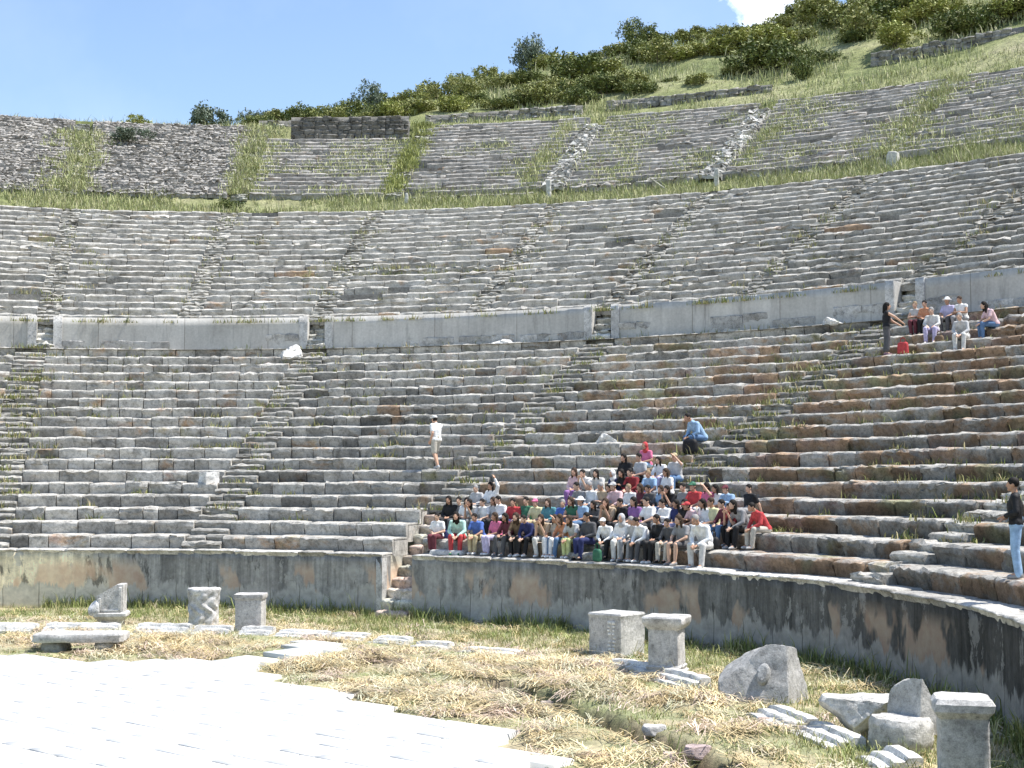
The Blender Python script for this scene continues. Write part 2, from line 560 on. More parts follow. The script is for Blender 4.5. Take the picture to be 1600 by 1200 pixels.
for i, (hi, lo, hs, ls) in enumerate(spans(S1, 113, -32)):
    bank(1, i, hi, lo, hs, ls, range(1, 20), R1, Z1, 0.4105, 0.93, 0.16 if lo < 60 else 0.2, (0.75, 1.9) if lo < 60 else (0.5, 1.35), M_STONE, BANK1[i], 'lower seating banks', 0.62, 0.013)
for i, (hi, lo, hs, ls) in enumerate(spans(S2, 114, 4)):
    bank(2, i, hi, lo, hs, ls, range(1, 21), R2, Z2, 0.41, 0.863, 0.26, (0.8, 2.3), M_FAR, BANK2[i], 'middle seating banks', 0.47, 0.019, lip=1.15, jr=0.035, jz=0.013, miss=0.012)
for i, (hi, lo, hs, ls) in enumerate(spans(S3, 114.5, 12)):
    if i < 2:      # rubble core: small rough courses, no dressed seats left
        rr = [1 + 0.62 * j for j in range(32)]
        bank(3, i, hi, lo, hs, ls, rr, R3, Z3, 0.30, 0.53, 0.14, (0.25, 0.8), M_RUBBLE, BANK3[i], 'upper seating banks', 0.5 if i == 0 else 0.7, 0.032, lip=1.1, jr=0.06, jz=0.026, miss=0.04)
    else:
        rows = range(1, 17) if i == 2 else range(1, 21)
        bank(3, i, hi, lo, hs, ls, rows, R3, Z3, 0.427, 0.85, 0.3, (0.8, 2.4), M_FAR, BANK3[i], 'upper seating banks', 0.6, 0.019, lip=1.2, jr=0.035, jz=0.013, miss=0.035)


# stairways between the banks: two steps to a row
def stairway(az, Rf, Zf, k0, k1, rise, tread, w, label, group, mat, zone, skew=0.0, tint=None, amp=0.014, per=2):
    base = pt(Rf(k0), az, Zf(k0) - rise)
    root = empty('stairway', base)
    tag(root, label, 'stairway', group)
    n = (k1 - k0 + 1) * per
    if zone < 3 and tint is not None:
        tint = tint * (1.15 if zone == 1 and az < 30 else 0.86 - 0.25 * np.clip((78 - az) / 40, 0, 1))  # steps take the painted wing shade too, except the pale right stair
    for j in range(n):
        kk = k0 + j / per
        Rj, zj = Rf(kk) - tread / per * (0.55 if amp < 0.06 else 1.1), Zf(kk) - rise * (0.5 if amp < 0.06 else 0.25)
        dw = math.degrees(w / 2 / (Rj + float(off(R_(az)))))
        mb = MB()
        row_blocks(mb, Rj, zj, rise / per + 0.06, tread / per, az - dw, az + dw, w * 0.45, w * 1.0, 0.2, zone, kk, amp=amp, jr=0.03, jz=0.012, tint=tint, depth=tread / per + 0.35)
        if mb.n:
            link('step', mb.mesh('step', base, sharp=32), mat, root)
    return root


L1 = ['weedy lower stairway at the left edge under the first gap in the cement wall', 'lower stairway rising to the pale gap stair left of the long cement wall',
      'lower stairway rising from the narrow cut beside the crowd', 'lower stairway overgrown with weeds right of the bent lone man', 'lower stairway of pale steps between brown and dark seats at the right']
for s_, l_ in zip(S1, L1):
    k0 = 4 if abs(s_ - 66.9) < 0.5 else 1
    stairway(s_, R1, Z1, k0, 19, 0.4105, 0.93, 1.28, l_, 'lower stairways', M_STONE, 1, tint=np.array((0.40, 0.385, 0.35)))
L2 = ['middle stairway above the leftmost gap of the cement wall', 'broken middle stairway above the middle of the left cement wall', 'middle stairway above the pale gap stair',
      'broken middle stairway with weeds above the long cement wall', 'middle stairway above the white block stair', 'ruined middle stairway above the right cement wall', 'middle stairway above the resting group at the right']
for s_, l_ in zip(S2, L2):
    stairway(s_, R2, Z2, 1, 20, 0.41, 0.863, 1.0, l_, 'middle stairways', M_FAR, 2, tint=np.array((0.44, 0.425, 0.385)), amp=0.026)
L3 = ['upper stairway buried under a tall grass strip in the left rubble', 'upper stairway under pale grass at the end of the dark rubble courses', 'upper stairway under bright yellow green weeds',
      'upper stairway of white rubble directly above the stone gatepost', 'upper stairway of white rubble slanting up towards the hill on the right', 'grassy upper stairway at the right']
for j, (s_, l_) in enumerate(zip(S3, L3)):
    white = j in (3, 4)
    stairway(s_, R3, Z3, 1, 19 if not white else 17, 0.427, 0.85, 1.3 if white else 1.0, l_, 'upper stairways', M_RUBBLE, 3,
             tint=np.array((0.52, 0.51, 0.48)) if white else np.array((0.34, 0.34, 0.30)), amp=0.06 if white else 0.04)


# ------------------------------------------------------------------ walls
def arc_box(mb, Ra, Rb, z0, z1, a0, a1, seg=0.4, amp=0.0, col=None, uvs=None, nz=6):
    """upright curved wall; returns uv (arc metres, height 0..1)"""
    r = Ra + float(off(R_((a0 + a1) / 2)))
    n = max(2, int(R_(a1 - a0) * r / seg) + 1)
    th = np.linspace(R_(a0), R_(a1), n)
    zs = np.linspace(z0, z1, nz)
    rings, uv = [], []
    prof = [(Ra, z) for z in zs] + [(Rb, z1), (Rb, z0)]
    P = np.stack([polar(Rr + (rng.normal(0, amp, n) if (Rr == Ra and amp) else 0), th, z) for Rr, z in prof], 1)
    for t in th:
        uv += [((R_(90) - t) * r, (z - z0) / (z1 - z0)) for _, z in prof]
    k = len(prof)
    cc = None
    if callable(col):
        cc = np.repeat(np.array([col(math.degrees(t)) for t in th])[:, None, :], k, 1).reshape(-1, 3)
    elif col is not None:
        cc = col
    n0 = mb.n
    mb.grid(P, cc, close=True)
    for e in (0, n - 1):                      # end caps
        caps = [n0 + e * k + q for q in range(k)]
        V = P[e]
        mb.add(np.concatenate([V, V.mean(0)[None]]), None, [(q, (q + 1) % k, k) for q in range(k)], cc[e * k] if callable(col) else col)
        uv += [((R_(90) - th[e]) * r + abs(p[0] - Ra), (p[1] - z0) / (z1 - z0)) for p in prof] + [((R_(90) - th[e]) * r, 0.5)]
    return uv


def shade_stain(a):  # right end: painted shade over dark stain; left end: warm plaster
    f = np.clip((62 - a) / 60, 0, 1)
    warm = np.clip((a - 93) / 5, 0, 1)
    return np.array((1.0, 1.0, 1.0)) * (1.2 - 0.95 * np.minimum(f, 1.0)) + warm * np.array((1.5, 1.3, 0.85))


PODR = 19.25
for a0, a1, lab in ((GAP[1], 113, 'podium wall left of the narrow stair, grey with tan plaster at its left end'),
                    (-33, GAP[0], 'podium wall under the crowd, black rain streaks and tan patches')):
    base = pt(PODR, (a0 + a1) / 2, 0)
    mb = MB()
    uv = arc_box(mb, PODR, PODR + 0.55, -0.05, 1.70, a0, a1, 0.25, 0.012, shade_stain, nz=10)
    w = link('podium_wall', mb.mesh('podium_wall', base, uv=uv), M_PODIUM, loc=base)
    tag(w, lab, 'podium wall')
    mb = MB()
    row_blocks(mb, PODR - 0.06, 1.80, 0.11, 0.8, a0, a1, 0.9, 2.4, 0.14, 1, 1, amp=0.006, lip=0.55, jr=0.012, jz=0.008, tint=np.array((0.54, 0.52, 0.48)), depth=0.95)
    link('coping', mb.mesh('coping', base), M_STONE, w)
    # return wall of the stair cut
    mb = MB()
    e = (a0, a0 + 0.9) if a0 == GAP[1] else (a1 - 0.9, a1)
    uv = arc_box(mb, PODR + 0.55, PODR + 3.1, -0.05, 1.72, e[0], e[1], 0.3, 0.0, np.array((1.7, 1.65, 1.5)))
    link('return_wall', mb.mesh('return_wall', base, uv=uv), M_PODIUM, w)
    if a0 == GAP[1]:
        mb = MB()
        uv = arc_box(mb, PODR - 0.012, PODR + 0.3, -0.04, 1.66, a0 - 0.02, a0 + 0.62, 0.1, 0.004, np.array((0.50, 0.49, 0.47)))
        link('jamb', mb.mesh('jamb', base), M_MARBLE, w)

# steep stair in the cut
base = pt(PODR - 0.2, 66.5, 0)
cut = tag(empty('cut_stair', base), 'narrow steep stair of reddish and cream steps cut through the podium wall', 'stair')
for j in range(10):
    mb = MB()
    Rj = PODR - 0.45 + 0.36 * j
    c = [np.array((0.58, 0.46, 0.39)), np.array((0.58, 0.57, 0.48)), np.array((0.60, 0.53, 0.45))][j % 3]
    row_blocks(mb, Rj, 0.20 + 0.295 * j, 0.33, 0.35, GAP[0] - 0.1, GAP[1] + 0.1, 0.55, 0.9, 0.1, 1, 1, amp=0.012, tint=c, depth=0.6)
    link('step', mb.mesh('step', base), M_STONE, cut)

# cement wall round the first walkway
WALLS = [(104.75, 114, 'cement wall piece at the left edge of the picture'), (87.35, 103.75, 'pale cement wall left of the pale gap stair, rough blocks below'),
         (67.85, 86.2, 'long cement wall in the middle, right end square'), (48.0, 66.55, 'cement wall rising to the right behind the resting group, sunk panel below'),
         (4, 46.7, 'cement wall piece at the right edge, beyond the resting group')]
for a0, a1, lab in WALLS:
    base = pt(37.4, (a0 + a1) / 2, 9.5)
    mb = MB()
    uv = arc_box(mb, 37.40, 37.95, 9.3, 11.02, a0, a1, 0.6, 0.004)
    w = link('cement_wall', mb.mesh('cement_wall', base, uv=uv), M_CEMENT, loc=base)
    tag(w, lab, 'retaining wall', 'cement walls round the first walkway')
    # rough stone course showing at the foot
    a = a0 + 0.6
    while a < a1 - 2.0:
        L = random.uniform(2.2, 4.6)
        b_ = min(a + L, a1 - 0.5)
        if random.random() < 0.72 and b_ - a > 0.5:
            mb = MB()
            row_blocks(mb, 37.36, 10.02 + random.choice([0, 0, 0.28]), 0.52, 0.2, a, b_, 0.5, 2.2, 0.2, 2, 1, amp=0.014, tint=np.array((0.44, 0.43, 0.41)), depth=0.12, lip=0.5)
            link('stone_course', mb.mesh('stone_course', base, sharp=32), M_FAR, w)
        a = b_ + random.uniform(0.2, 1.2)
    for e in ((a0 + 0.01, a0 + 0.55), (a1 - 0.55, a1 - 0.01)):
        mb = MB()
        arc_box(mb, 37.33, 37.93, 9.3, 11.06, e[0], e[1], 0.2, 0.006, np.array((0.52, 0.51, 0.49)))
        link('pier', mb.mesh('pier', base), M_MARBLE, w)
for s_, l_ in zip((104.25, 86.78, 67.2, 47.35), ['short grey stair in the leftmost gap of the cement wall', 'short pale stair in the gap left of the long cement wall', 'short stair of tumbled white blocks at the square wall end', 'short stair in the gap behind the resting group']):
    base = pt(36.9, s_, 9.5)
    root = tag(empty('gap_stair', base), l_, 'stair', 'gap stairs through the cement wall')
    for j in range(6):
        mb = MB()
        row_blocks(mb, 36.95 + 0.22 * j, 9.62 + 0.24 * j, 0.26, 0.24, s_ - 0.62, s_ + 0.62, 0.4, 0.9, 0.15, 2, 1, amp=0.025, tint=np.array((0.52, 0.51, 0.47)), depth=0.45)
        link('step', mb.mesh('step', base), M_FAR, root)

# first walkway and the grass bank of the second
mb = MB(); th = np.radians(np.arange(-30, 114.1, 1.0))
mb.grid(np.stack([polar(36.5, th, 9.56), polar(37.0, th, 9.53), polar(38.4, th, 9.53)], 1), np.array((0.36, 0.35, 0.32)))
tag(link('walkway_path', mb.mesh('walkway_path'), M_STONE), kind='structure')


def hillz(R, a):
    """height of the hillside behind the seats at ring R, azimuth a (deg)"""
    a = np.asarray(a, float); R = np.asarray(R, float)
    xs = np.array([46, 55, 61.2, 66.7, 72.5, 78.6, 84.8, 88, 91, 94, 97, 100, 109, 116.0])
    zc = np.array([51.5, 50, 48.7, 47.3, 46.0, 45.2, 43.2, 41.2, 40.0, 38.8, 37.8, 36.6, 35.0, 33.0])
    top = np.interp(a, xs, zc)
    s = np.clip((R - 77.0) / (112.0 - 77.0), 0, 1.6)
    base = 29.2
    f = np.where(s < 1, s * (1.15 - 0.15 * s), 1 + 0.15 * (s - 1))
    return base + (top - base) * f - np.clip(R - 116, 0, 300) * 0.12


# hill: one sheet from under the seats to far behind
th = np.radians(np.arange(-20, 140.1, 0.75)); rr = np.concatenate([np.arange(75.6, 118, 0.8), np.arange(118, 330, 12)])
mb = MB()
G = np.zeros((len(rr), len(th), 3))
for i, r in enumerate(rr):
    z = hillz(r, np.degrees(th)) + (0.0 if r < 78 else 1) * np.array([mnoise.noise(Vector((math.cos(t) * r * 0.14, math.sin(t) * r * 0.14, 0))) for t in th]) * min(1.0, (r - 77) / 8) * 0.8
    G[i] = polar(np.full(len(th), r), th, 0.0); G[i, :, 2] = z
mb.grid(np.concatenate([(G[0] - np.array((0, 0, 8)))[None], G]))
tag(link('hill', mb.mesh('hill'), M_HILL), kind='structure')
# grass-grown bank of the upper walkway
mb = MB(); th = np.radians(np.arange(2, 116, 0.5))
q = []
for r, z in ((54.6, 18.98), (55.4, 19.06), (56.4, 19.3), (57.6, 19.8), (58.6, 20.3), (59.15, 20.8), (59.5, 20.8)):
    p = polar(np.full(len(th), r), th, 0.0); p[:, 2] = z + rng.normal(0, 0.05, len(th)); q.append(p)
mb.grid(np.stack(q, 0))
tag(link('grass_bank_terrain', mb.mesh('grass_bank_terrain'), M_HILL), kind='structure')

# low wall stubs along the upper walkway and walls above the last seats
WREM = [(58.55, 20.15, 0.65, 69.2, 76.2, 'low dark retaining wall stub between the white rubble stairs', 58.95),
        (58.55, 20.15, 0.75, 60.0, 66.5, 'low grey retaining wall stub right of the fallen pole', 58.95),
        (58.55, 20.1, 0.5, 78.3, 85.5, 'low dark wall stub in the grass left of the gatepost', 58.95)]
for Ra, z0, hh, a0, a1, lab, Rb in WREM:
    base = pt(Ra, (a0 + a1) / 2, z0); mb = MB()
    for j in range(2):
        row_blocks(mb, Ra + 0.03 * j, z0 + hh * (j + 1) / 2, hh / 2, 0.3, a0, a1, 0.5, 1.4, 0.25, 3, 1, amp=0.03, depth=0.5, miss=0.05)
    tag(link('wall_stub', mb.mesh('wall_stub', base), M_FAR, loc=base), lab, 'wall stub')
UW = [(71.9, 27.5, 5, 0.32, 87.2, 93.6, 0.5, 'dark wall remnant of small courses in the weedy upper seats'),
      (79.6, None, 3, 0.34, 88.0, 95.8, 1.05, 'long low top wall of grey stones over the dark wall remnant'),
      (79.6, None, 3, 0.34, 78.6, 87.0, 0.95, 'low top wall of grey stones left of the white marker stone'),
      (80.2, None, 3, 0.34, 68.8, 77.4, 0.85, 'crumbling grey top wall among bushes between the white rubble stairs'),
      (84.0, None, 3, 0.34, 52.0, 64.4, 0.8, 'grey top wall at the right edge under the hill')]
for Ra, z0, n, hh, a0, a1, tn, lab in UW:
    am = (a0 + a1) / 2
    zz = z0 if z0 is not None else float(hillz(Ra, am)) - 0.25
    base = pt(Ra, am, zz)
    root = MB()
    for j in range(n):
        aa = np.linspace(a0, a1, 6)
        for q in range(5):
            zq = zz if z0 is not None else float(hillz(Ra, (aa[q] + aa[q + 1]) / 2)) - 0.2
            row_blocks(root, Ra + 0.05 * j, zq + hh * (j + 1), hh, 0.3, aa[q], aa[q + 1], 0.3, 1.0, 0.25, 3, 1, amp=0.03, depth=0.8, tint=GREY * tn * 0.85, miss=0.4 if j == n - 1 else 0.03)
    tag(link('ruined_wall', root.mesh('ruined_wall', base), M_RUBBLE, loc=base), lab, 'ruined wall')

# ------------------------------------------------------------------ ground of the orchestra
DITCH = [on_plane(*p) for p in ((770, 1068), (800, 1080), (860, 1098), (920, 1113), (1000, 1146), (1060, 1172), (1110, 1200), (1170, 1240))]
HAY = [(on_plane(600, 1032), 1.1, 0.20), (on_plane(690, 1058), 1.7, 0.10), (on_plane(850, 1050), 2.2, 0.12), (on_plane(480, 1042), 1.3, 0.10), (on_plane(260, 1010), 2.0, 0.12),
       (on_plane(930, 1080), 2.2, 0.13), (on_plane(760, 1105), 1.6, 0.13), (on_plane(900, 1150), 1.2, 0.12), (on_plane(1090, 1100), 1.0, 0.10), (on_plane(1280, 1060), 1.3, 0.10),
       (on_plane(1180, 1150), 1.0, 0.08), (on_plane(1050, 1190), 0.8, 0.10), (on_plane(620, 1085), 1.4, 0.10), (on_plane(1330, 1085), 1.0, 0.08)]


def seg_dist(x, y):
    d = np.full(np.shape(x), 1e9)
    for a, b in zip(DITCH, DITCH[1:]):
        ax, ay, bx, by = a.x, a.y, b.x, b.y
        t = np.clip(((x - ax) * (bx - ax) + (y - ay) * (by - ay)) / ((bx - ax) ** 2 + (by - ay) ** 2), 0, 1)
        d = np.minimum(d, np.hypot(x - ax - t * (bx - ax), y - ay - t * (by - ay)))
    return d


def off_ditch(x, y):
    j = 0.10 * rng.random(np.shape(x))
    return (seg_dist(x, y) > 0.26 + j) & (seg_dist(x, y + 0.3) > 0.26 + j)


def fbm(x, y, s, seed=0.0):
    x = np.asarray(x, float); y = np.asarray(y, float)
    return np.array([mnoise.fractal(Vector((a * s, b * s, seed)), 1.0, 2.0, 4) for a, b in zip(x.ravel(), y.ravel())]).reshape(x.shape)


POLY_PX = [(-250, 1022), (0, 1030), (60, 1031), (118, 1038), (180, 1033), (210, 1037), (262, 1038), (340, 1032), (392, 1026), (478, 1008), (548, 1006), (505, 1022), (458, 1032), (395, 1050), (440, 1066),
           (455, 1078), (520, 1083), (552, 1094), (590, 1107), (660, 1123), (690, 1133), (765, 1140), (800, 1150), (835, 1160), (800, 1180), (850, 1200), (1000, 1300), (-700, 1300), (-700, 1022)]
POLY = np.array([on_plane(*p)[:2] for p in POLY_PX])


def inside(x, y):
    x = np.asarray(x); y = np.asarray(y)
    r = np.zeros(x.shape, bool)
    for (x0, y0), (x1, y1) in zip(POLY, np.roll(POLY, -1, 0)):
        c = (y0 > y) != (y1 > y)
        r ^= c & (x < (x1 - x0) * (y - y0) / (y1 - y0 + 1e-12) + x0)
    return r


gx = np.arange(-36, 11.01, 0.16); gy = np.arange(10, 46.01, 0.16)
X, Y = np.meshgrid(gx, gy)
Zg = fbm(X, Y, 0.35) * 0.05 + fbm(X, Y, 1.8, 5.0) * 0.02
for c, r, hgt in HAY:
    Zg += 0.75 * hgt * np.exp(-((X - c.x) ** 2 + (Y - c.y) ** 2) / (r * 0.6) ** 2)
ins = inside(X, Y)
near = np.zeros(X.shape)
Zg = np.where(ins, -0.03, Zg)
Zg -= 0.40 * np.exp(-(seg_dist(X, Y) / 0.28) ** 4) * (~ins)
Zg = np.where((np.abs(X) > 60), 0, Zg)
edge = np.minimum.reduce([X - gx[0], gx[-1] - X, Y - gy[0], gy[-1] - Y])
Zg *= np.clip(edge / 1.0, 0, 1)
Zfun_x, Zfun_y = gx, gy


def gz(x, y):
    i = np.clip(np.round((np.asarray(y) - gy[0]) / 0.16).astype(int), 0, len(gy) - 1)
    j = np.clip(np.round((np.asarray(x) - gx[0]) / 0.16).astype(int), 0, len(gx) - 1)
    return Zg[i, j]


mb = MB()
soil = np.exp(-(seg_dist(X, Y) / 0.36) ** 4)[..., None]
mb.grid(np.stack([X, Y, Zg], -1), np.ones(3) * (1 - soil) + soil * np.array((0.17, 0.105, 0.075)))
B = 1200.0
x0, x1, y0, y1 = gx[0], gx[-1], gy[0], gy[-1]
for (a, b, c, d) in ((-B, x0, -B, B), (x1, B, -B, B), (x0, x1, -B, y0), (x0, x1, y1, B)):
    mb.add([(a, c, 0), (b, c, 0), (b, d, 0), (a, d, 0)], [(0, 1, 2, 3)], None, (1, 1, 1))
tag(link('ground', mb.mesh('ground'), M_EARTH), kind='structure')

# paving: staggered marble slabs at an angle of 40 degrees
mb = MB()
ca, sa = math.cos(R_(-40)), math.sin(R_(-40))
vv = -40.0
PZ = 0.07
while vv < 40:
    wv = random.uniform(0.42, 0.7)
    uu = -45.0 + random.random()
    while uu < 45:
        lu = random.uniform(0.6, 1.7)
        cu, cv = uu + lu / 2, vv + wv / 2
        x_, y_ = CXT + 4 + cu * ca - cv * sa, CYT + 2 + cu * sa + cv * ca
        if -35 < x_ < 6 and 10.5 < y_ < 42 and inside(np.array([x_]), np.array([y_]))[0]:
            g = random.uniform(0.008, 0.03)
            pts = [(uu + g, vv + g), (uu + lu - g, vv + g), (uu + lu - g, vv + wv - g), (uu + g, vv + wv - g)]
            pts = [(p[0] + random.gauss(0, 0.008), p[1] + random.gauss(0, 0.008)) for p in pts]
            dz = random.gauss(0, 0.002)
            W = [(CXT + 4 + a * ca - b * sa, CYT + 2 + a * sa + b * ca) for a, b in pts]
            cw = np.array(W).mean(0)
            top = [(x + (cw[0] - x) * 0.012, y + (cw[1] - y) * 0.012, PZ + dz) for x, y in W]
            mid = [(x, y, PZ + dz - 0.012) for x, y in W]
            bot = [(x, y, -0.35) for x, y in W]
            t_ = np.array((0.64, 0.635, 0.61)) * np.clip(random.gauss(1, 0.05), 0.8, 1.1)
            mb.add(top + mid + bot, [(0, 1, 2, 3)] + [(q + o, q + o + 4, (q + 1) % 4 + 4 + o, (q + 1) % 4 + o) for q in range(4) for o in (0, 4)], None, t_)
        uu += lu
    vv += wv
tag(link('paving', mb.mesh('paving', smooth=False), M_PAVE), kind='structure')


# ------------------------------------------------------------------ kerb ring of moulded slabs
def kerb(px0, px1, yy, h, label, tilt=0.0, rough=0.012, step=3, deep=0.62):
    a, b = on_plane(px0[0], px0[1]), on_plane(px1[0], px1[1])
    d = (b - a); L = d.length; d.normalize(); nrm = Vector((-d.y, d.x, 0))
    n = max(3, int(L / 0.15) + 1)
    prof = [(0.0, -0.1)]
    for s in range(step):
        zt = h * (s + 1) / step
        prof += [(deep * s / step + 0.0, zt - 0.03), (deep * s / step + 0.02, zt), (deep * (s + 1) / step - 0.015, zt - 0.004)]
    prof += [(deep, h - 0.02), (deep, -0.1)]
    P = np.zeros((n, len(prof), 3))
    for i in range(n):
        e = 0.02 if i in (0, n - 1) else 0
        for j, (u, z) in enumerate(prof):
            p = a + d * (L * i / (n - 1)) + nrm * (u + rng.normal(0, rough * 0.5))
            P[i, j] = (p.x, p.y, z - e + rng.normal(0, rough * 0.5) + tilt * (i / (n - 1)))
    base = (a + b) / 2; base.z = 0
    mb = MB(); c = np.array((0.64, 0.63, 0.60)) * random.uniform(0.9, 1.08)
    mb.grid(P, c, close=True)
    for e in (0, n - 1):
        V = P[e]; k = len(prof)
        mb.add(np.concatenate([V, V.mean(0)[None]]), None, [(q, (q + 1) % k, k) for q in range(k)], c)
    o = link('kerb_slab', mb.mesh('kerb_slab', base, sharp=30), M_MARBLE, loc=base)
    return tag(o, label, 'kerb slab', 'grooved slabs of the orchestra kerb')


kerb((-60, 988), (46, 989), 0, 0.20, 'grooved kerb slab at the left edge of the picture')
kerb((62, 989), (176, 990), 0, 0.22, 'grooved kerb slab behind the flat table slab')
kerb((206, 991), (288, 992), 0, 0.24, 'grooved kerb slab left of the carved drum foot')
kerb((294, 993), (352, 994), 0, 0.22, 'grooved kerb slab at the foot of the carved drum')
kerb((368, 995), (418, 996), 0, 0.22, 'grooved kerb slab at the foot of the plain square block')
kerb((424, 996), (500, 999), 0, 0.16, 'low kerb slab right of the plain square block')
kerb((504, 1000), (560, 1003), 0, 0.16, 'dark edged kerb slab behind the paving tongue')
kerb((575, 1006), (625, 1009), 0, 0.16, 'low kerb slab in front of the narrow cut stair')
kerb((640, 1012), (690, 1015), 0, 0.13, 'half buried pale kerb slab right of the narrow cut stair', step=2)
kerb((712, 1019), (800, 1025), 0, 0.09, 'almost buried kerb slab under green grass below the crowd', step=2)
kerb((878, 1040), (912, 1047), 0, 0.15, 'small kerb slab left of the inscribed block', step=2)
kerb((930, 1048), (992, 1060), 0, 0.24, 'ridged kerb slab right below the inscribed block')
kerb((1008, 1064), (1066, 1080), 0, 0.24, 'ridged kerb slab below the tall capped pedestal')
kerb((1165, 1118), (1222, 1142), 0, 0.18, 'ridged kerb slab at the left foot of the boulder')
kerb((1226, 1144), (1290, 1172), 0, 0.18, 'ridged kerb slab between boulder and broken rock slab')
kerb((1338, 1186), (1372, 1206), 0, 0.2, 'pale kerb slab under the seat shaped drum')


# ------------------------------------------------------------------ loose monuments
def lump(x, y, z, s, amp, seed):
    return mnoise.fractal(Vector((x * s + seed, y * s, z * s)), 1.0, 2.0, 4) * amp


def square_loft(secs, seed, amp=0.01, corner=0.955, nside=9, tint=(0.5, 0.49, 0.47), sx=1.0, sy=1.0, mid=True):
    """square section swept through (z, halfwidth) stations; worn by noise"""
    ang = []
    for s in range(4):
        for j in range(nside):
            ang.append((s, j / nside))
    out = []
    st = []
    for (za, wa), (zb, wb) in zip(secs, secs[1:]):
        m = max(1, int(abs(zb - za) / 0.06)) if mid else 1
        st += [(za + (zb - za) * q / m, wa + (wb - wa) * q / m) for q in range(m)]
    st.append(secs[-1])
    for z, w in st:
        ring = []
        for s, f in ang:
            a = -1 + 2 * f
            p = [(a, -1), (1, a), (-a, 1), (-1, -a)][s]
            m = max(abs(p[0]), abs(p[1]))
            l = math.hypot(*p)
            k = 1.0 if l < 1.3 else 1 - (1 - corner) * (l - 1.3) / 0.114
            x, y = p[0] * w * sx * k, p[1] * w * sy * k
            d = 1 + lump(x, y, z, 4.0, amp / max(w, 0.05), seed) + lump(x, y, z, 14.0, amp * 0.4 / max(w, 0.05), seed + 9)
            ring.append((x * d, y * d, z + lump(x, y, z, 6.0, amp * 0.5, seed + 3)))
        out.append(ring)
    P = np.array(out)
    mb = MB()
    c = np.array(tint)
    mb.grid(P, c, close=True)
    for e in (0, -1):
        V = P[e]; k = len(V)
        inner = V.mean(0) + (V - V.mean(0)) * 0.5
        ctr = V.mean(0)[None]
        for p in range(k):
            inner[p, 2] += lump(inner[p, 0], inner[p, 1], 0, 5, amp, seed)
        mb.add(np.concatenate([V, inner, ctr]), [(q, (q + 1) % k, k + (q + 1) % k, k + q) for q in range(k)], [(k + q, k + (q + 1) % k, 2 * k) for q in range(k)], c)
    return mb


def round_loft(secs, seed, amp=0.012, n=40, tint=(0.5, 0.49, 0.47), relief=None):
    out = []
    st = []
    for (za, wa), (zb, wb) in zip(secs, secs[1:]):
        m = max(1, int(abs(zb - za) / 0.03))
        st += [(za + (zb - za) * q / m, wa + (wb - wa) * q / m) for q in range(m)]
    st.append(secs[-1])
    for z, w in st:
        ring = []
        for j in range(n):
            a = 2 * math.pi * j / n
            d = w + lump(math.cos(a) * w, math.sin(a) * w, z, 4, amp, seed) + lump(math.cos(a) * w, math.sin(a) * w, z, 14, amp * 0.5, seed)
            if relief: d += relief(a, z)
            ring.append((math.cos(a) * d, math.sin(a) * d, z + lump(math.cos(a), math.sin(a), z, 3, amp, seed + 4)))
        out.append(ring)
    P = np.array(out); mb = MB(); c = np.array(tint)
    mb.grid(P, c, close=True)
    for e in (0, -1):
        V = P[e]; k = len(V)
        mb.add(np.concatenate([V, V.mean(0)[None]]), None, [(q, (q + 1) % k, k) for q in range(k)], c)
    return mb


def rock(dims, planes, seed, amp=0.04, sub=5, tint=(0.45, 0.44, 0.42)):
    import bmesh
    bm = bmesh.new()
    bmesh.ops.create_icosphere(bm, subdivisions=sub, radius=1.0)
    V = np.array([v.co[:] for v in bm.verts]); T = np.array([[v.index for v in f.verts] for f in bm.faces])
    bm.free()
    V = V / np.max(np.abs(V) ** 1.0, axis=1)[:, None] * 0.35 + V * 0.75      # boxier than a ball
    for n, d in planes:
        n = np.array(n, float); n /= np.linalg.norm(n)
        e = V @ n - d
        V = V - np.clip(e, 0, None)[:, None] * n * 0.97
    V = V * np.array(dims)
    for i, (x, y, z) in enumerate(V):
        l = math.sqrt(x * x + y * y + z * z) + 1e-6
        V[i] *= 1 + (lump(x, y, z, 2.2, amp, seed) + lump(x, y, z, 9, amp * 0.35, seed + 2)) / l
    mb = MB(); mb.add(V, None, T, np.array(tint))
    return mb


def yaw_to(p):       # rotation that turns local -Y to the orchestra centre
    return math.atan2(p.y - CYT, p.x - CXT) - math.pi / 2


def put_down(p):
    return Vector((p.x, p.y, float(gz(p.x, p.y)) - 0.03))


def part(name, mb, root, mat=None, label=None, smooth=True):
    o = link(name, mb.mesh(name, smooth=smooth, sharp=30), mat or M_MARBLE, root)
    if label: o['label'] = label
    return o


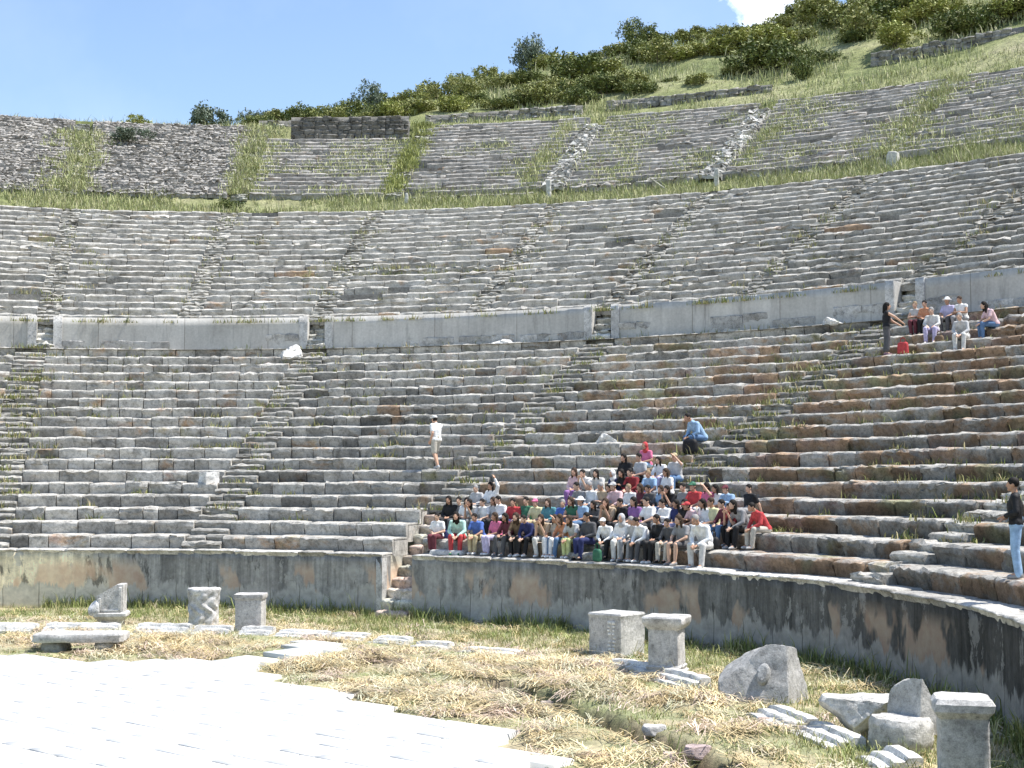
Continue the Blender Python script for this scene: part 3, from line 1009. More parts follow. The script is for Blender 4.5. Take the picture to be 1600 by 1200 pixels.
# 1 broken pedestal with framed front, slanting break
p = put_down(on_plane(174, 976)); r1 = tag(empty('broken_pedestal', p, 0.12), 'broken white pedestal with slanting top and framed panel, leftmost of the loose stones', 'pedestal')
part('base', square_loft([(0, 0.30), (0.16, 0.31), (0.2, 0.34), (0.25, 0.40), (0.30, 0.44), (0.37, 0.44), (0.40, 0.40)], 1), r1)
mb = square_loft([(0.38, 0.36), (1.14, 0.36)], 2, 0.012)
for V in mb.V:
    m = V[:, 2] > 0.95
    V[:, 2] -= np.where(V[:, 2] > 0.55, np.clip(-V[:, 0] + 0.18, 0, 1) * 0.55 * (V[:, 2] - 0.38) / 0.76, 0)
part('shaft', mb, r1)
fr = MB()
for (x, z, w, h) in ((0.27, 0.75, 0.035, 0.32), (-0.26, 0.60, 0.03, 0.18), (0.0, 0.45, 0.28, 0.03)):
    q = square_loft([(0, 1), (1, 1)], 3, 0.0, mid=False, nside=2)
    for V, Q, T in zip(q.V, q.Q + [None] * 9, [None] * 9):
        pass
    x0_, x1_, z0_, z1_ = x - w, x + w, z - h, z + h
    v = [(x0_, -0.345, z0_), (x1_, -0.345, z0_), (x1_, -0.345, z1_), (x0_, -0.345, z1_), (x0_, -0.40, z0_ + .01), (x1_, -0.40, z0_ + .01), (x1_, -0.40, z1_ - .01), (x0_, -0.40, z1_ - .01)]
    fr.add(v, [(4, 5, 6, 7), (0, 1, 5, 4), (1, 2, 6, 5), (2, 3, 7, 6), (3, 0, 4, 7)], None, (0.55, 0.54, 0.52))
part('frame', fr, r1, smooth=False)
part('fragment', (lambda m: m)(rock((0.14, 0.12, 0.2), [((-.5, -.3, .6), .6)], 4, 0.03, 4, (0.62, 0.62, 0.62))), r1).location = (-0.40, -0.32, 0.52)

# 2 carved drum
p = put_down(on_plane(318, 980))
rel = lambda a, z: 0.035 * math.sin(7 * a + 9 * z + 2 * math.sin(11 * z)) * (1 if 0.1 < z < 0.95 else 0) * (1 if math.sin(a + 1.2) < 0.5 else 0.2)
d2 = link('carved_drum', round_loft([(0, 0.36), (0.1, 0.38), (0.9, 0.40), (1.0, 0.43), (1.07, 0.44), (1.1, 0.41)], 11, 0.02, 72, (0.54, 0.53, 0.51), rel).mesh('carved_drum'), M_MARBLE, loc=p, rz=0.3)
tag(d2, 'round white drum with deep carved relief, between broken pedestal and plain square block', 'column drum')

# 3 plain altar block
p = put_down(on_plane(391, 986)); r3 = tag(empty('square_block', p, 0.0), 'plain upright square marble block with smooth grey front, right of the carved drum', 'marble block')
part('shaft', square_loft([(0, 0.36), (0.05, 0.37), (0.1, 0.35), (0.84, 0.35)], 21, 0.01, corner=0.95), r3)
part('cap', square_loft([(0.84, 0.37), (0.90, 0.39), (0.97, 0.38)], 22, 0.014), r3)

# 4 flat slab on stubs
p = put_down(on_plane(126, 1016)); r4 = tag(empty('table_slab', p, 0.05), 'long flat pale slab resting on two rough stubs in the grass', 'stone slab')
part('slab', square_loft([(0.26, 0.5), (0.29, 0.52), (0.42, 0.52), (0.45, 0.50)], 31, 0.03, sx=1.95, sy=0.9, tint=(0.48, 0.47, 0.45)), r4)
for xx in (-0.55, 0.6):
    part('stub', rock((0.26, 0.36, 0.22), [((0, 0, 1), 0.6)], 33 + xx, 0.05, 4, (0.3, 0.29, 0.26)), r4).location = (xx, 0, 0.12)

# 5 inscribed block: the letters are weathered past reading, only chisel marks remain
p = put_down(on_plane(964, 1024)); r5 = tag(empty('inscribed_block', p, -0.72), 'wide square marble block with chiselled marks on its left face, left of the tall pedestal', 'marble block')
mk = square_loft([(-0.05, 0.44), (0.02, 0.45), (0.88, 0.455), (0.93, 0.47), (0.97, 0.45)], 41, 0.012, corner=0.97)
for c in range(2):
    for q in range(9):
        x = 0.14 + 0.13 * c + random.uniform(-0.02, 0.02); z = 0.12 + q * 0.082
        w, h = random.uniform(0.02, 0.055), random.uniform(0.018, 0.038)
        if random.random() < 0.85:
            mk.add([(x - w, -0.455, z - h), (x + w, -0.455, z - h), (x + w, -0.455, z + h), (x - w, -0.455, z + h), (x - w * .6, -0.485, z - h * .6), (x + w * .6, -0.485, z - h * .6), (x + w * .6, -0.485, z + h * .6), (x - w * .6, -0.485, z + h * .6)],
                   [(4, 5, 6, 7), (0, 1, 5, 4), (1, 2, 6, 5), (2, 3, 7, 6), (3, 0, 4, 7)], None, (0.85, 0.84, 0.80))
part('block', mk, r5)

# 6 tall pedestal
p = put_down(on_plane(1042, 1056)); r6 = tag(empty('pedestal', p, -0.36), 'tall marble pedestal with moulded foot and chipped white cap, beside the inscribed block', 'pedestal')
part('base', square_loft([(0, 0.42), (0.08, 0.42), (0.1, 0.37), (0.15, 0.385), (0.18, 0.34), (0.24, 0.355), (0.27, 0.325)], 51, 0.008), r6)
part('shaft', square_loft([(0.25, 0.315), (0.98, 0.31)], 52, 0.008, corner=0.95), r6)
part('cap', square_loft([(0.97, 0.325), (1.02, 0.37), (1.06, 0.395), (1.10, 0.42), (1.19, 0.425), (1.22, 0.40)], 53, 0.018), r6)

# 7 boulder with boss
p = put_down(on_plane(1200, 1094)); r7 = tag(empty('boulder', p, 0.0), 'big grey boulder with a flat slanting shaded face and a raised boss', 'boulder')
bmesh_planes = [((-0.42, -0.80, 0.42), 0.44), ((0.85, -0.45, 0.16), 0.62), ((-0.62, 0.0, 0.78), 0.60), ((0.12, 0.15, 1), 0.70), ((-0.35, 0.2, 0.9), 0.66), ((0.5, 0.1, 0.85), 0.85), ((0.95, 0.0, 0.25), 0.78), ((0, 0, -1), 0.55)]
part('rock', rock((0.80, 0.72, 0.80), bmesh_planes, 61, 0.045, 5, (0.36, 0.355, 0.34)), r7).location = (0, 0, 0.42)
bo = part('boss', round_loft([(-0.1, 0.13), (0.0, 0.13), (0.03, 0.12), (0.05, 0.09)], 62, 0.008, 28, (0.36, 0.36, 0.35)), r7)
bo.location = (-0.14, -0.335, 0.53); bo.rotation_euler = (R_(62), 0, R_(-30)); bo.scale = (0.9, 1.5, 1)

# 8 broken rock slab
p = put_down(on_plane(1352, 1148)); r8 = link('rock_slab', rock((0.62, 0.46, 0.36), [((0.05, -0.05, 1), 0.62), ((-0.6, -0.7, 0.1), 0.62), ((0.3, -0.8, -0.5), 0.5), ((-0.8, 0, -0.5), 0.6)], 71, 0.07, 5, (0.50, 0.49, 0.46)).mesh('rock_slab', sharp=25), M_MARBLE, loc=p + Vector((0, 0, 0.38)), rz=0.2)
tag(r8, 'broken flat topped rock slab behind the seat shaped drum', 'rock slab')

# 9 drum with an upright back
p = put_down(on_plane(1408, 1172)); r9 = tag(empty('seat_drum', p, 0.35), 'round drum with a broken upright back like a seat, left of the nearest pedestal', 'column drum')
part('drum', round_loft([(-0.05, 0.38), (0.05, 0.42), (0.2, 0.46), (0.42, 0.45), (0.50, 0.40), (0.52, 0.2)], 81, 0.025, 48, (0.47, 0.46, 0.43)), r9)
part('back', rock((0.27, 0.40, 0.46), [((-0.95, -0.12, 0.30), 0.30), ((0.0, -1, 0.15), 0.72), ((0.25, 0.1, 1), 0.84), ((0.7, -0.2, 0.7), 0.80), ((-0.3, 0.3, 0.9), 0.8)], 82, 0.03, 5, (0.45, 0.44, 0.41)), r9).location = (0.27, 0.10, 0.62)

# 10 nearest pedestal
p = put_down(on_plane(1506, 1222)); r10 = tag(empty('pedestal', p, -0.22), 'nearest marble pedestal, worn cap and plain grey shaft, rightmost of the loose stones', 'pedestal')
part('base', square_loft([(-0.05, 0.37), (0.1, 0.37), (0.14, 0.34)], 91, 0.01), r10)
part('shaft', square_loft([(0.12, 0.31), (0.90, 0.305)], 92, 0.012, corner=0.93, tint=(0.45, 0.45, 0.44)), r10)
part('cap', square_loft([(0.88, 0.31), (0.93, 0.34), (0.97, 0.37), (1.06, 0.375), (1.12, 0.33), (1.14, 0.25)], 93, 0.022), r10)

# ditch stones
for j, (px, py, s, c, lab) in enumerate([(812, 1079, 0.17, (0.5, 0.5, 0.5), 'small pale stone at the upper end of the ditch'), (1022, 1140, 0.17, (0.62, 0.6, 0.58), 'whitish stone on the rim of the ditch'),
                                    (1050, 1158, 0.13, (0.5, 0.40, 0.42), 'pinkish stone sunk in the rim of the ditch'), (1196, 1128, 0.12, (0.34, 0.27, 0.25), 'brown stone by the kerb slab below the boulder'), (858, 1090, 0.16, (0.42, 0.36, 0.33), 'dull brown stone in the rim of the ditch near its upper end'), (905, 1106, 0.14, (0.46, 0.43, 0.40), 'grey stone in the middle of the ditch rim'), (1090, 1172, 0.19, (0.48, 0.38, 0.36), 'reddish stone in the ditch rim near the lower picture edge')]):
    if s:
        p = put_down(on_plane(px, py)); o = link('ditch_stone', rock((s, s * 0.8, s * 0.6), [((0, 0, 1), 0.6), ((.4, -.8, .1), .7)], 100 + j, 0.03, 4, c).mesh('ditch_stone'), M_MARBLE, loc=p + Vector((0, 0, 0.05)))
        tag(o, lab, 'stone')
# white boulders on the upper rows
for (x, k, s, lab, sd) in ((450, 18, (0.62, 0.5, 0.34), 'large white jagged boulder on the top rows under the cement wall', 5), (785, 19, (0.45, 0.3, 0.14), 'small white flat boulder on the top row under the long cement wall', 6), (325, 5, (0.26, 0.2, 0.22), 'white square block beside the left lower stairway', 7),
                       (1300, 19, (0.55, 0.35, 0.16), 'pale tumbled block on the top row left of the resting group', 8), (945, 8, (0.36, 0.2, 0.18), 'pale loose block lying on the seats above the crowd', 9)):
    a = azimuth_of(R1(k) + 0.3, Z1(k), x)
    p = pt(R1(k) + 0.35, a, Z1(k) + s[2] * 0.45)
    o = link('loose_block', (square_loft([(-s[2], s[0]), (s[2], s[0])], 300, 0.03, tint=(0.66, 0.65, 0.62)) if sd == 7 else rock(s, [((0.5, -0.5, 0.7), 0.45), ((-0.6, -0.4, 0.6), 0.42), ((0.1, -1, 0.1), .6), ((0.9, 0, 0.3), .7)], 120 + sd, 0.12, 4, (0.66, 0.65, 0.62))).mesh('loose_block', sharp=20), M_MARBLE, loc=p, rz=sd)
    tag(o, lab, 'loose block')
# stone slab lying on podium edge near the crowd's left end
a = azimuth_of(20.1, 1.9, 712)
p = pt(19.75, a, 1.80)
tag(link('flat_slab', square_loft([(0, 0.25), (0.02, 0.26), (0.11, 0.26), (0.13, 0.24)], 131, 0.02, sx=2.0, sy=1.2, tint=(0.6, 0.59, 0.57)).mesh('flat_slab'), M_MARBLE, loc=p, rz=R_(a - 90)), 'white flat slab on the podium edge under the red trousers', 'stone slab')

# posts by the upper walkway
for (x, R, z, hh, w, lean, lab) in ((857, 57.5, 19.7, 1.35, 0.14, 0.0, 'pale stone gatepost at the foot of the left white rubble stair'), (1117, 57.6, 19.75, 1.2, 0.13, 0.03, 'pale stone post in the grass left of the right white rubble stair'),
                           (1393, 58.2, 20.0, 0.9, 0.3, 0.1, 'stubby pale stone at the right on the upper walkway'), (633, 57.8, 19.8, 0.9, 0.10, 0.05, 'thin pale stake at the foot of the yellow green weed stair')):
    a = azimuth_of(R, z, x); p = pt(R, a, z - 0.1)
    o = link('stone_post', square_loft([(0, w), (hh * 0.5, w * 0.93), (hh, w * 0.9), (hh + 0.05, w * 0.6)], 140 + x, 0.03, nside=4, tint=(0.55, 0.54, 0.5)).mesh('stone_post'), M_MARBLE, loc=p, rz=R_(a - 90))
    o.rotation_euler[1] = lean
    tag(o, lab, 'stone post', 'posts along the upper walkway')
a = azimuth_of(57, 19.6, 1034); p = pt(57, a, 20.0)
mb = round_loft([(-1.0, 0.045), (0.9, 0.04), (1.0, 0.02)], 150, 0.004, 10, (0.45, 0.44, 0.36))
o = link('fallen_pole', mb.mesh('fallen_pole'), M_MARBLE, loc=p, rz=R_(a - 90)); o.rotation_euler[1] = R_(-52)
tag(o, 'thin pale pole leaning in the grass right of the gatepost', 'pole')
a = azimuth_of(79, 29.8, 897); p = pt(79.0, a, 29.6)
tag(link('marker_stone', square_loft([(0, 0.22), (0.5, 0.2), (0.75, 0.08)], 151, 0.03, nside=4, tint=(0.7, 0.69, 0.66)).mesh('marker_stone'), M_MARBLE, loc=p), 'small white marker stone above the left white rubble stair', 'marker stone')

# ------------------------------------------------------------------ vegetation
def blades(mb, P, hgt, wid, lean, cols):
    """P (n,3); one bent blade per row"""
    n = len(P)
    a = rng.random(n) * 2 * math.pi
    side = np.stack([np.cos(a), np.sin(a), np.zeros(n)], 1) * (wid[:, None] / 2)
    b = rng.random(n) * 2 * math.pi
    ln = np.stack([np.cos(b), np.sin(b), np.zeros(n)], 1) * (lean * hgt)[:, None]
    up = np.stack([np.zeros(n), np.zeros(n), hgt], 1)
    V = np.stack([P - side, P + side, P + ln * 0.35 + up * 0.6 + side * 0.7, P + ln * 0.35 + up * 0.6 - side * 0.7, P + ln + up * (1 - 0.35 * np.abs(lean))[:, None]], 1)
    i = np.arange(n)[:, None] * 5
    mb.add(V.reshape(-1, 3), i + np.array([[0, 1, 2, 3]]), i + np.array([[3, 2, 4]]), np.repeat(cols, 5, 0))


def palette(n, cols, sd=0.12):
    c = np.array(cols)[rng.integers(0, len(cols), n)]
    return np.clip(c * rng.normal(1, sd, (n, 1)), 0.01, 0.9)


GREEN = [(0.15, 0.19, 0.055), (0.21, 0.25, 0.08), (0.27, 0.29, 0.11), (0.33, 0.33, 0.15)]
DRY = [(0.56, 0.45, 0.25), (0.63, 0.52, 0.31), (0.47, 0.37, 0.205), (0.57, 0.50, 0.34)]
BANKG = [(0.27, 0.305, 0.115), (0.34, 0.365, 0.165), (0.40, 0.405, 0.21), (0.43, 0.41, 0.25)]

# orchestra grass and straw
n = 150000
x = rng.uniform(-24, 9, n); y = rng.uniform(14, 43, n)
th = np.arctan2(y - CYT, x - CXT); rad = np.hypot(x - CXT, y - CYT) - off(th)
ok = (rad < 19.2) & (~inside(x, y)) & off_ditch(x, y)
x, y, rad, th = x[ok], y[ok], rad[ok], th[ok]
f = fbm(x, y, 0.30, 3.0) + 0.35 * fbm(x, y, 1.5, 8.0)
wallside = np.clip((rad - 14.6) / 2.0, 0, 1)
hay = np.zeros(len(x))
for c, r, hgt in HAY:
    hay = np.maximum(hay, np.exp(-((x - c.x) ** 2 + (y - c.y) ** 2) / (r * 0.8) ** 2))
gdens = np.clip(0.34 + 1.2 * f + 0.9 * wallside - 0.6 * hay, 0.03, 1)
gm = (rng.random(len(x)) < (gdens + 0.12) * 0.2)
mb = MB()


def clumps(xc, yc, per, spread, h, w, cols):
    m = len(xc)
    px = np.repeat(xc, per) + rng.normal(0, 1, m * per) * np.repeat(spread, per); py = np.repeat(yc, per) + rng.normal(0, 1, m * per) * np.repeat(spread, per)
    P = np.stack([px, py, gz(px, py) - 0.01], 1)
    hh = np.repeat(h, per) * rng.uniform(0.35, 1.15, m * per)
    cc = np.repeat(cols, per, 0) * np.clip(rng.normal(1, 0.15, (m * per, 1)), 0.5, 1.5)
    k = ~inside(px, py) & (off_ditch(px, py) | (rng.random(len(px)) < 0.12))
    blades(mb, P[k], hh[k], np.full(int(k.sum()), w), rng.uniform(0.2, 1.5, m * per)[k], cc[k])


xg, yg, wg = x[gm], y[gm], wallside[gm]
cg = palette(len(xg), GREEN)
dryf = rng.random(len(xg)) < 0.36 - 0.2 * wg
cg[dryf] = palette(int(dryf.sum()), DRY)
clumps(xg, yg, 11, rng.uniform(0.04, 0.16, len(xg)), rng.gamma(3, 0.032, len(xg)) * (0.75 + 1.1 * wg), 0.013, cg)
# a few weeds in the ditch
dw = [DITCH[q] + (DITCH[q + 1] - DITCH[q]) * random.random() for q in (0, 1, 1, 2, 2, 3, 3, 4, 4, 4, 5, 5, 5, 6, 6) for _ in range(3)]
dx_ = np.array([p.x for p in dw]) + rng.normal(0, 0.12, len(dw)); dy_ = np.array([p.y for p in dw]) + rng.normal(0, 0.12, len(dw))
dP = np.stack([np.repeat(dx_, 9) + rng.normal(0, 0.07, len(dw) * 9), np.repeat(dy_, 9) + rng.normal(0, 0.07, len(dw) * 9)], 1)
dP = np.concatenate([dP, gz(dP[:, 0], dP[:, 1])[:, None]], 1)
blades(mb, dP, rng.gamma(4, 0.055, len(dP)), np.full(len(dP), 0.018), rng.uniform(0.2, 1.0, len(dP)), palette(len(dP), GREEN))
# taller tufts hugging the walls
nt_ = 9000
aw = np.radians(rng.uniform(-14, 112, nt_)); rw = PODR - rng.gamma(1.5, 0.12, nt_)
pw = polar(rw, aw, 0.0); pw[:, 2] = gz(pw[:, 0], pw[:, 1])
kk = fbm(pw[:, 0], pw[:, 1], 0.7, 1.0) > -0.1
pw = pw[kk]
blades(mb, pw, rng.gamma(4, 0.07, len(pw)), np.full(len(pw), 0.025), rng.uniform(0.1, 0.8, len(pw)), palette(len(pw), GREEN))
tag(link('grass', mb.mesh('grass'), M_GRASS), 'green grass growing over the orchestra and along the podium wall', 'grass', kind='stuff')

sm = rng.random(len(x)) < np.clip(0.34 - 0.75 * f - 0.35 * wallside + 0.8 * hay, 0.015, 1) * 0.075
xc, yc, hc = x[sm], y[sm], hay[sm]
per = 30; m = len(xc)
flow = fbm(xc, yc, 0.5, 20.0) * 5 + rng.normal(0, 0.5, m)
spread = np.repeat(rng.uniform(0.08, 0.22, m), per)
xs = np.repeat(xc, per) + rng.normal(0, 1, m * per) * spread; ys = np.repeat(yc, per) + rng.normal(0, 1, m * per) * spread
kk = ~inside(xs, ys) & off_ditch(xs, ys)
xs, ys = xs[kk], ys[kk]; n = len(xs)
P = np.stack([xs, ys, gz(xs, ys) + rng.gamma(1.5, 0.02, n) + np.repeat(hc, per)[kk] * rng.uniform(0, 0.10, n)], 1)
a = np.repeat(flow, per)[kk] + rng.normal(0, 0.45, n); L = rng.gamma(5, 0.075, n); w = rng.uniform(0.007, 0.018, n)
d = np.stack([np.cos(a), np.sin(a), rng.normal(0, 0.16, n)], 1) * L[:, None] / 2
s = np.stack([-np.sin(a), np.cos(a), np.zeros(n)], 1) * w[:, None] / 2
arch = np.stack([rng.normal(0, 0.05, n), rng.normal(0, 0.05, n), rng.uniform(0.01, 0.08, n)], 1)
V = np.stack([P - d - s, P - d + s, P + arch + s, P + arch - s, P + d + s, P + d - s], 1)
i = np.arange(n)[:, None] * 6
SC = np.repeat(palette(m, DRY + [(0.52, 0.41, 0.33), (0.47, 0.46, 0.32)], 0.14), per, 0)[kk] * np.clip(rng.normal(1, 0.16, (n, 1)), 0.5, 1.5)
mb = MB(); mb.add(V.reshape(-1, 3), np.concatenate([i + np.array([[0, 1, 2, 3]]), i + np.array([[3, 2, 4, 5]])]), None, np.repeat(SC, 6, 0))
tag(link('straw', mb.mesh('straw'), M_GRASS), 'cut straw lying in swathes over the orchestra ground', 'straw', kind='stuff')

# grass of the upper walkway, the strip above the seats and the hillside
mb = MB()


def ring_grass(n, r0, r1, a0, a1, zf, h, cols, thr=-9, w=0.05):
    a = rng.uniform(a0, a1, n); r = rng.uniform(r0, r1, n)
    p = polar(r, np.radians(a), 0.0)
    z = zf(r, a); p[:, 2] = z
    f = fbm(p[:, 0], p[:, 1], 0.25, 2.0)
    k = f > thr
    p = p[k]; f = f[k]
    hh = rng.gamma(5, h / 5, len(p)) * np.clip(1 + f, 0.4, 1.8)
    blades(mb, p, hh, np.full(len(p), w), rng.uniform(0.1, 0.7, len(p)), palette(len(p), cols))


bankz = lambda r, a: np.interp(r, [54.6, 55.4, 56.4, 57.6, 58.6, 59.1], [18.98, 19.06, 19.3, 19.8, 20.3, 20.78]) - 0.03
ring_grass(60000, 54.7, 59.2, 36, 115, bankz, 0.36, BANKG, -0.35, 0.04)
ring_grass(16000, 76.0, 81, 44, 115, lambda r, a: hillz(r, a) - 0.03, 0.32, BANKG, -0.25, 0.05)
ring_grass(60000, 80, 116, 44, 115, lambda r, a: hillz(r, a) - 0.05, 0.42, BANKG, -0.25, 0.06)
tag(link('hill_grass', mb.mesh('hill_grass'), M_GRASS), 'long pale green grass on the upper walkway and hillside', 'grass', kind='stuff')

# weeds rooted in the joints of seats and stairs
mb = MB()


def seat_z(R):
    k1 = np.floor((R - R1(1)) / 0.9306) + 1; k2 = np.floor((R - R2(1)) / 0.863) + 1; k3 = np.floor((R - R3(1)) / 0.85) + 1
    return np.where(R < 37.2, Z1(np.clip(k1, 0, 19)), np.where(R < 56, Z2(np.clip(k2, 0, 20)), Z3(np.clip(k3, 0, 20))))


def tufts(R, a, per, h, spread, cols, w=0.03):
    m = len(R)
    RR = np.repeat(R, per) + rng.normal(0, spread, m * per) * 0.4
    rm = np.repeat(R + off(np.radians(a)), per)
    aa = np.radians(np.repeat(a, per)) + rng.normal(0, spread, m * per) / rm
    p = polar(RR, aa, 0.0); p[:, 2] = seat_z(RR) - 0.04
    hh = rng.gamma(4, h / 4, m * per)
    blades(mb, p, hh, np.full(m * per, w), rng.uniform(0.1, 0.9, m * per), palette(m * per, cols))


WEED = [(0.13, 0.16, 0.04), (0.19, 0.21, 0.07), (0.26, 0.25, 0.10), (0.33, 0.28, 0.15)]
WEEDY = [(0.26, 0.29, 0.09), (0.33, 0.35, 0.11), (0.24, 0.26, 0.10)]
# lower zone scatter, mostly rows 11..17 and around the stairs
m = 900; k = rng.integers(2, 20, m); a = rng.uniform(10, 112, m)
R = 19.85 + k * 0.9306 - rng.uniform(0.02, 0.2, m)
keep = fbm(a * 0.2, k * 0.3, 1.0, 4.0) + (k > 9) * 0.12 > 0.12
tufts(R[keep], a[keep], 26, 0.16, 0.16, WEED)
for s_ in S1:
    m = 40; tufts(rng.uniform(21.5, 36.8, m), s_ + rng.normal(0, 0.9, m), 22, 0.17, 0.2, WEED)
tufts(rng.uniform(24, 34, 30), 48.6 + rng.normal(0, 1.2, 30), 40, 0.22, 0.3, WEED)
tufts(rng.uniform(22, 37, 46), 105 + rng.normal(0, 1.0, 46), 40, 0.2, 0.3, WEED)
m = 70; tufts(np.full(m, 37.25), rng.uniform(50, 112, m), 22, 0.2, 0.2, WEED)
# middle zone, sparse
m = 240; k = rng.integers(1, 20, m); a = rng.uniform(38, 113, m); R = 38.05 + k * 0.863 - rng.uniform(0.02, 0.2, m)
keep = fbm(a * 0.3, k * 0.4, 1.0, 9.0) > 0.1
tufts(R[keep], a[keep], 30, 0.2, 0.22, WEED)
for s_ in S2:
    m = 16; tufts(rng.uniform(38.5, 54, m), s_ + rng.normal(0, 0.8, m), 26, 0.22, 0.25, WEED)
tufts(rng.uniform(43.9, 44.1, 26), rng.uniform(78, 86, 26), 26, 0.2, 0.3, WEED)
# upper zone, heavy
m = 4200; k = rng.integers(1, 21, m); a = rng.uniform(46, 95, m); R = 58.9 + k * 0.85 - rng.uniform(0.02, 0.3, m)
fld = fbm(a * 0.22, k * 0.22, 1.0, 12.0) + (a < 78) * 0.09 + ((a > 87) & (a < 95)) * 0.12
keep = fld > 0.12
tufts(R[keep], a[keep], 20, 0.26, 0.35, BANKG, 0.045)
for s_, nn, cc, ww in ((104.6, 110, BANKG, 1.7), (95.2, 120, BANKG, 1.5), (86.6, 80, WEEDY, 0.6), (78.7, 40, BANKG, 0.5), (66.7, 24, BANKG, 0.5), (59, 60, BANKG, 1.5)):
    tufts(rng.uniform(59, 76 if s_ < 100 else 72, nn), s_ + rng.normal(0, ww * 0.36, nn), 60, 0.32, 0.35, cc, 0.045)
tag(link('seat_weeds', mb.mesh('seat_weeds'), M_GRASS), 'weeds and dry tufts sprouting from joints of the stone seats', 'weeds', kind='stuff')


# shrubs and small trees
def crown_mesh(name, n_clump, per, size, leaf, cols, seed, lobes=5, flat=0.75, loose=0.0):
    g = np.random.default_rng(seed)
    lob = g.normal(0, 1, (lobes, 3)) * np.array((0.42, 0.36, 0.20)); lob[:, 2] = np.abs(lob[:, 2]) + 0.42
    lr = g.uniform(0.32, 0.58, lobes)
    cl = []
    while len(cl) < n_clump:
        q = g.integers(lobes); v = g.normal(0, 1, 3); v /= np.linalg.norm(v)
        p = lob[q] + v * lr[q] * g.uniform(0.72, 1.0 + loose) * np.array((1, 1, flat))
        if p[2] > 0.02: cl.append(p)
    cl = np.array(cl)
    P = np.repeat(cl, per, 0) + g.normal(0, 0.085, (n_clump * per, 3))
    m = len(P)
    cc = np.array(cols)[np.repeat(g.integers(0, len(cols), n_clump), per)] * np.clip(g.normal(1, 0.22, (m, 1)), 0.4, 1.7)
    u = g.normal(0, 1, (m, 3)); u /= np.linalg.norm(u, axis=1)[:, None]
    w = g.normal(0, 1, (m, 3)); w -= (w * u).sum(1)[:, None] * u; w /= np.linalg.norm(w, axis=1)[:, None]
    P = P * np.array(size)
    L = leaf * g.uniform(0.6, 1.4, (m, 1))
    V = np.stack([P - u * L, P + w * L * 0.45, P + u * L, P - w * L * 0.45], 1).reshape(-1, 3)
    mb = MB(); mb.add(V, np.arange(m * 4).reshape(-1, 4), None, np.repeat(cc, 4, 0))
    return mb.mesh(name, smooth=False), lob * np.array(size)


def stem_mesh(tips, base_r, seed, trunk_h=0.0):
    g = np.random.default_rng(seed); mb = MB()
    start = np.array((0, 0, -0.4)); fork = np.array((0, 0, trunk_h))
    chains = [(start, fork, base_r, base_r * 0.8)] if trunk_h > 0 else []
    for tp in tips:
        mid = fork * 0.5 + tp * 0.5 + g.normal(0, 0.12, 3)
        chains += [(fork if trunk_h > 0 else start, mid, base_r * 0.6, base_r * 0.4), (mid, tp, base_r * 0.4, base_r * 0.12)]
    for a, b, ra, rb in chains:
        d = (b - a) / (np.linalg.norm(b - a) + 1e-9)
        u = np.cross(d, (0.3, 0.9, 0.2)); u /= np.linalg.norm(u); v = np.cross(d, u)
        an = np.arange(7) / 7 * 2 * math.pi
        rg = [a + (u * np.cos(t) + v * np.sin(t)) * ra for t in an]; rh = [b + (u * np.cos(t) + v * np.sin(t)) * rb for t in an]
        mb.grid(np.array([rg, rh]), (0.13, 0.11, 0.085), close=True)
    return mb.mesh('stem')


DK = [(0.075, 0.105, 0.03), (0.115, 0.145, 0.042), (0.155, 0.18, 0.055), (0.20, 0.22, 0.075)]
OL = [(0.17, 0.195, 0.06), (0.22, 0.24, 0.08), (0.27, 0.285, 0.10), (0.32, 0.32, 0.13)]
YE = [(0.23, 0.26, 0.065), (0.29, 0.31, 0.09), (0.35, 0.35, 0.13)]
GY = [(0.12, 0.155, 0.11), (0.17, 0.20, 0.145), (0.09, 0.12, 0.08)]
PROTO = {}
for nm, cols in (('dark', DK), ('olive', OL), ('yellow', YE), ('grey', GY)):
    for v in range(3):
        sd = hash((nm, v)) % 1000 if False else {'dark': 10, 'olive': 20, 'yellow': 30, 'grey': 40}[nm] + v
        cm, lob = crown_mesh('foliage', 130, 26, (1.0, 1.0, 1.0), 0.062, cols, sd, lobes=5 + v)
        PROTO[nm, v] = (cm, stem_mesh(lob, 0.03, sd))
    cm, lob = crown_mesh('crown', 150, 26, (1.0, 1.0, 1.0), 0.055, cols, 77 + len(nm), lobes=7, flat=0.9, loose=0.25)
    PROTO[nm, 'tree'] = (cm, stem_mesh(lob, 0.05, 5, 0.25))


def plant(name, kind, v, x, R, w, h, label, cat, group=None, z=None, dz=-0.15):
    a = azimuth_of(R, 33.0 if z is None else z, x) if x is not None else v
    zz = float(hillz(R, a)) if z is None else z
    p = pt(R, a, zz + dz)
    root = empty(name, p, random.uniform(0, 6.28))
    tag(root, label, cat, group)
    cm, sm_ = PROTO[kind, v]
    a_ = link('crown' if v == 'tree' else 'foliage', cm, M_LEAF, root); b_ = link('trunk' if v == 'tree' else 'stem', sm_, M_BARK, root)
    for o in (a_, b_): o.scale = (w / 1.9, w / 1.9, h / 1.05)
    return root


M_BARK = leaf_material('bark', 0.9)
PROTO_done = True
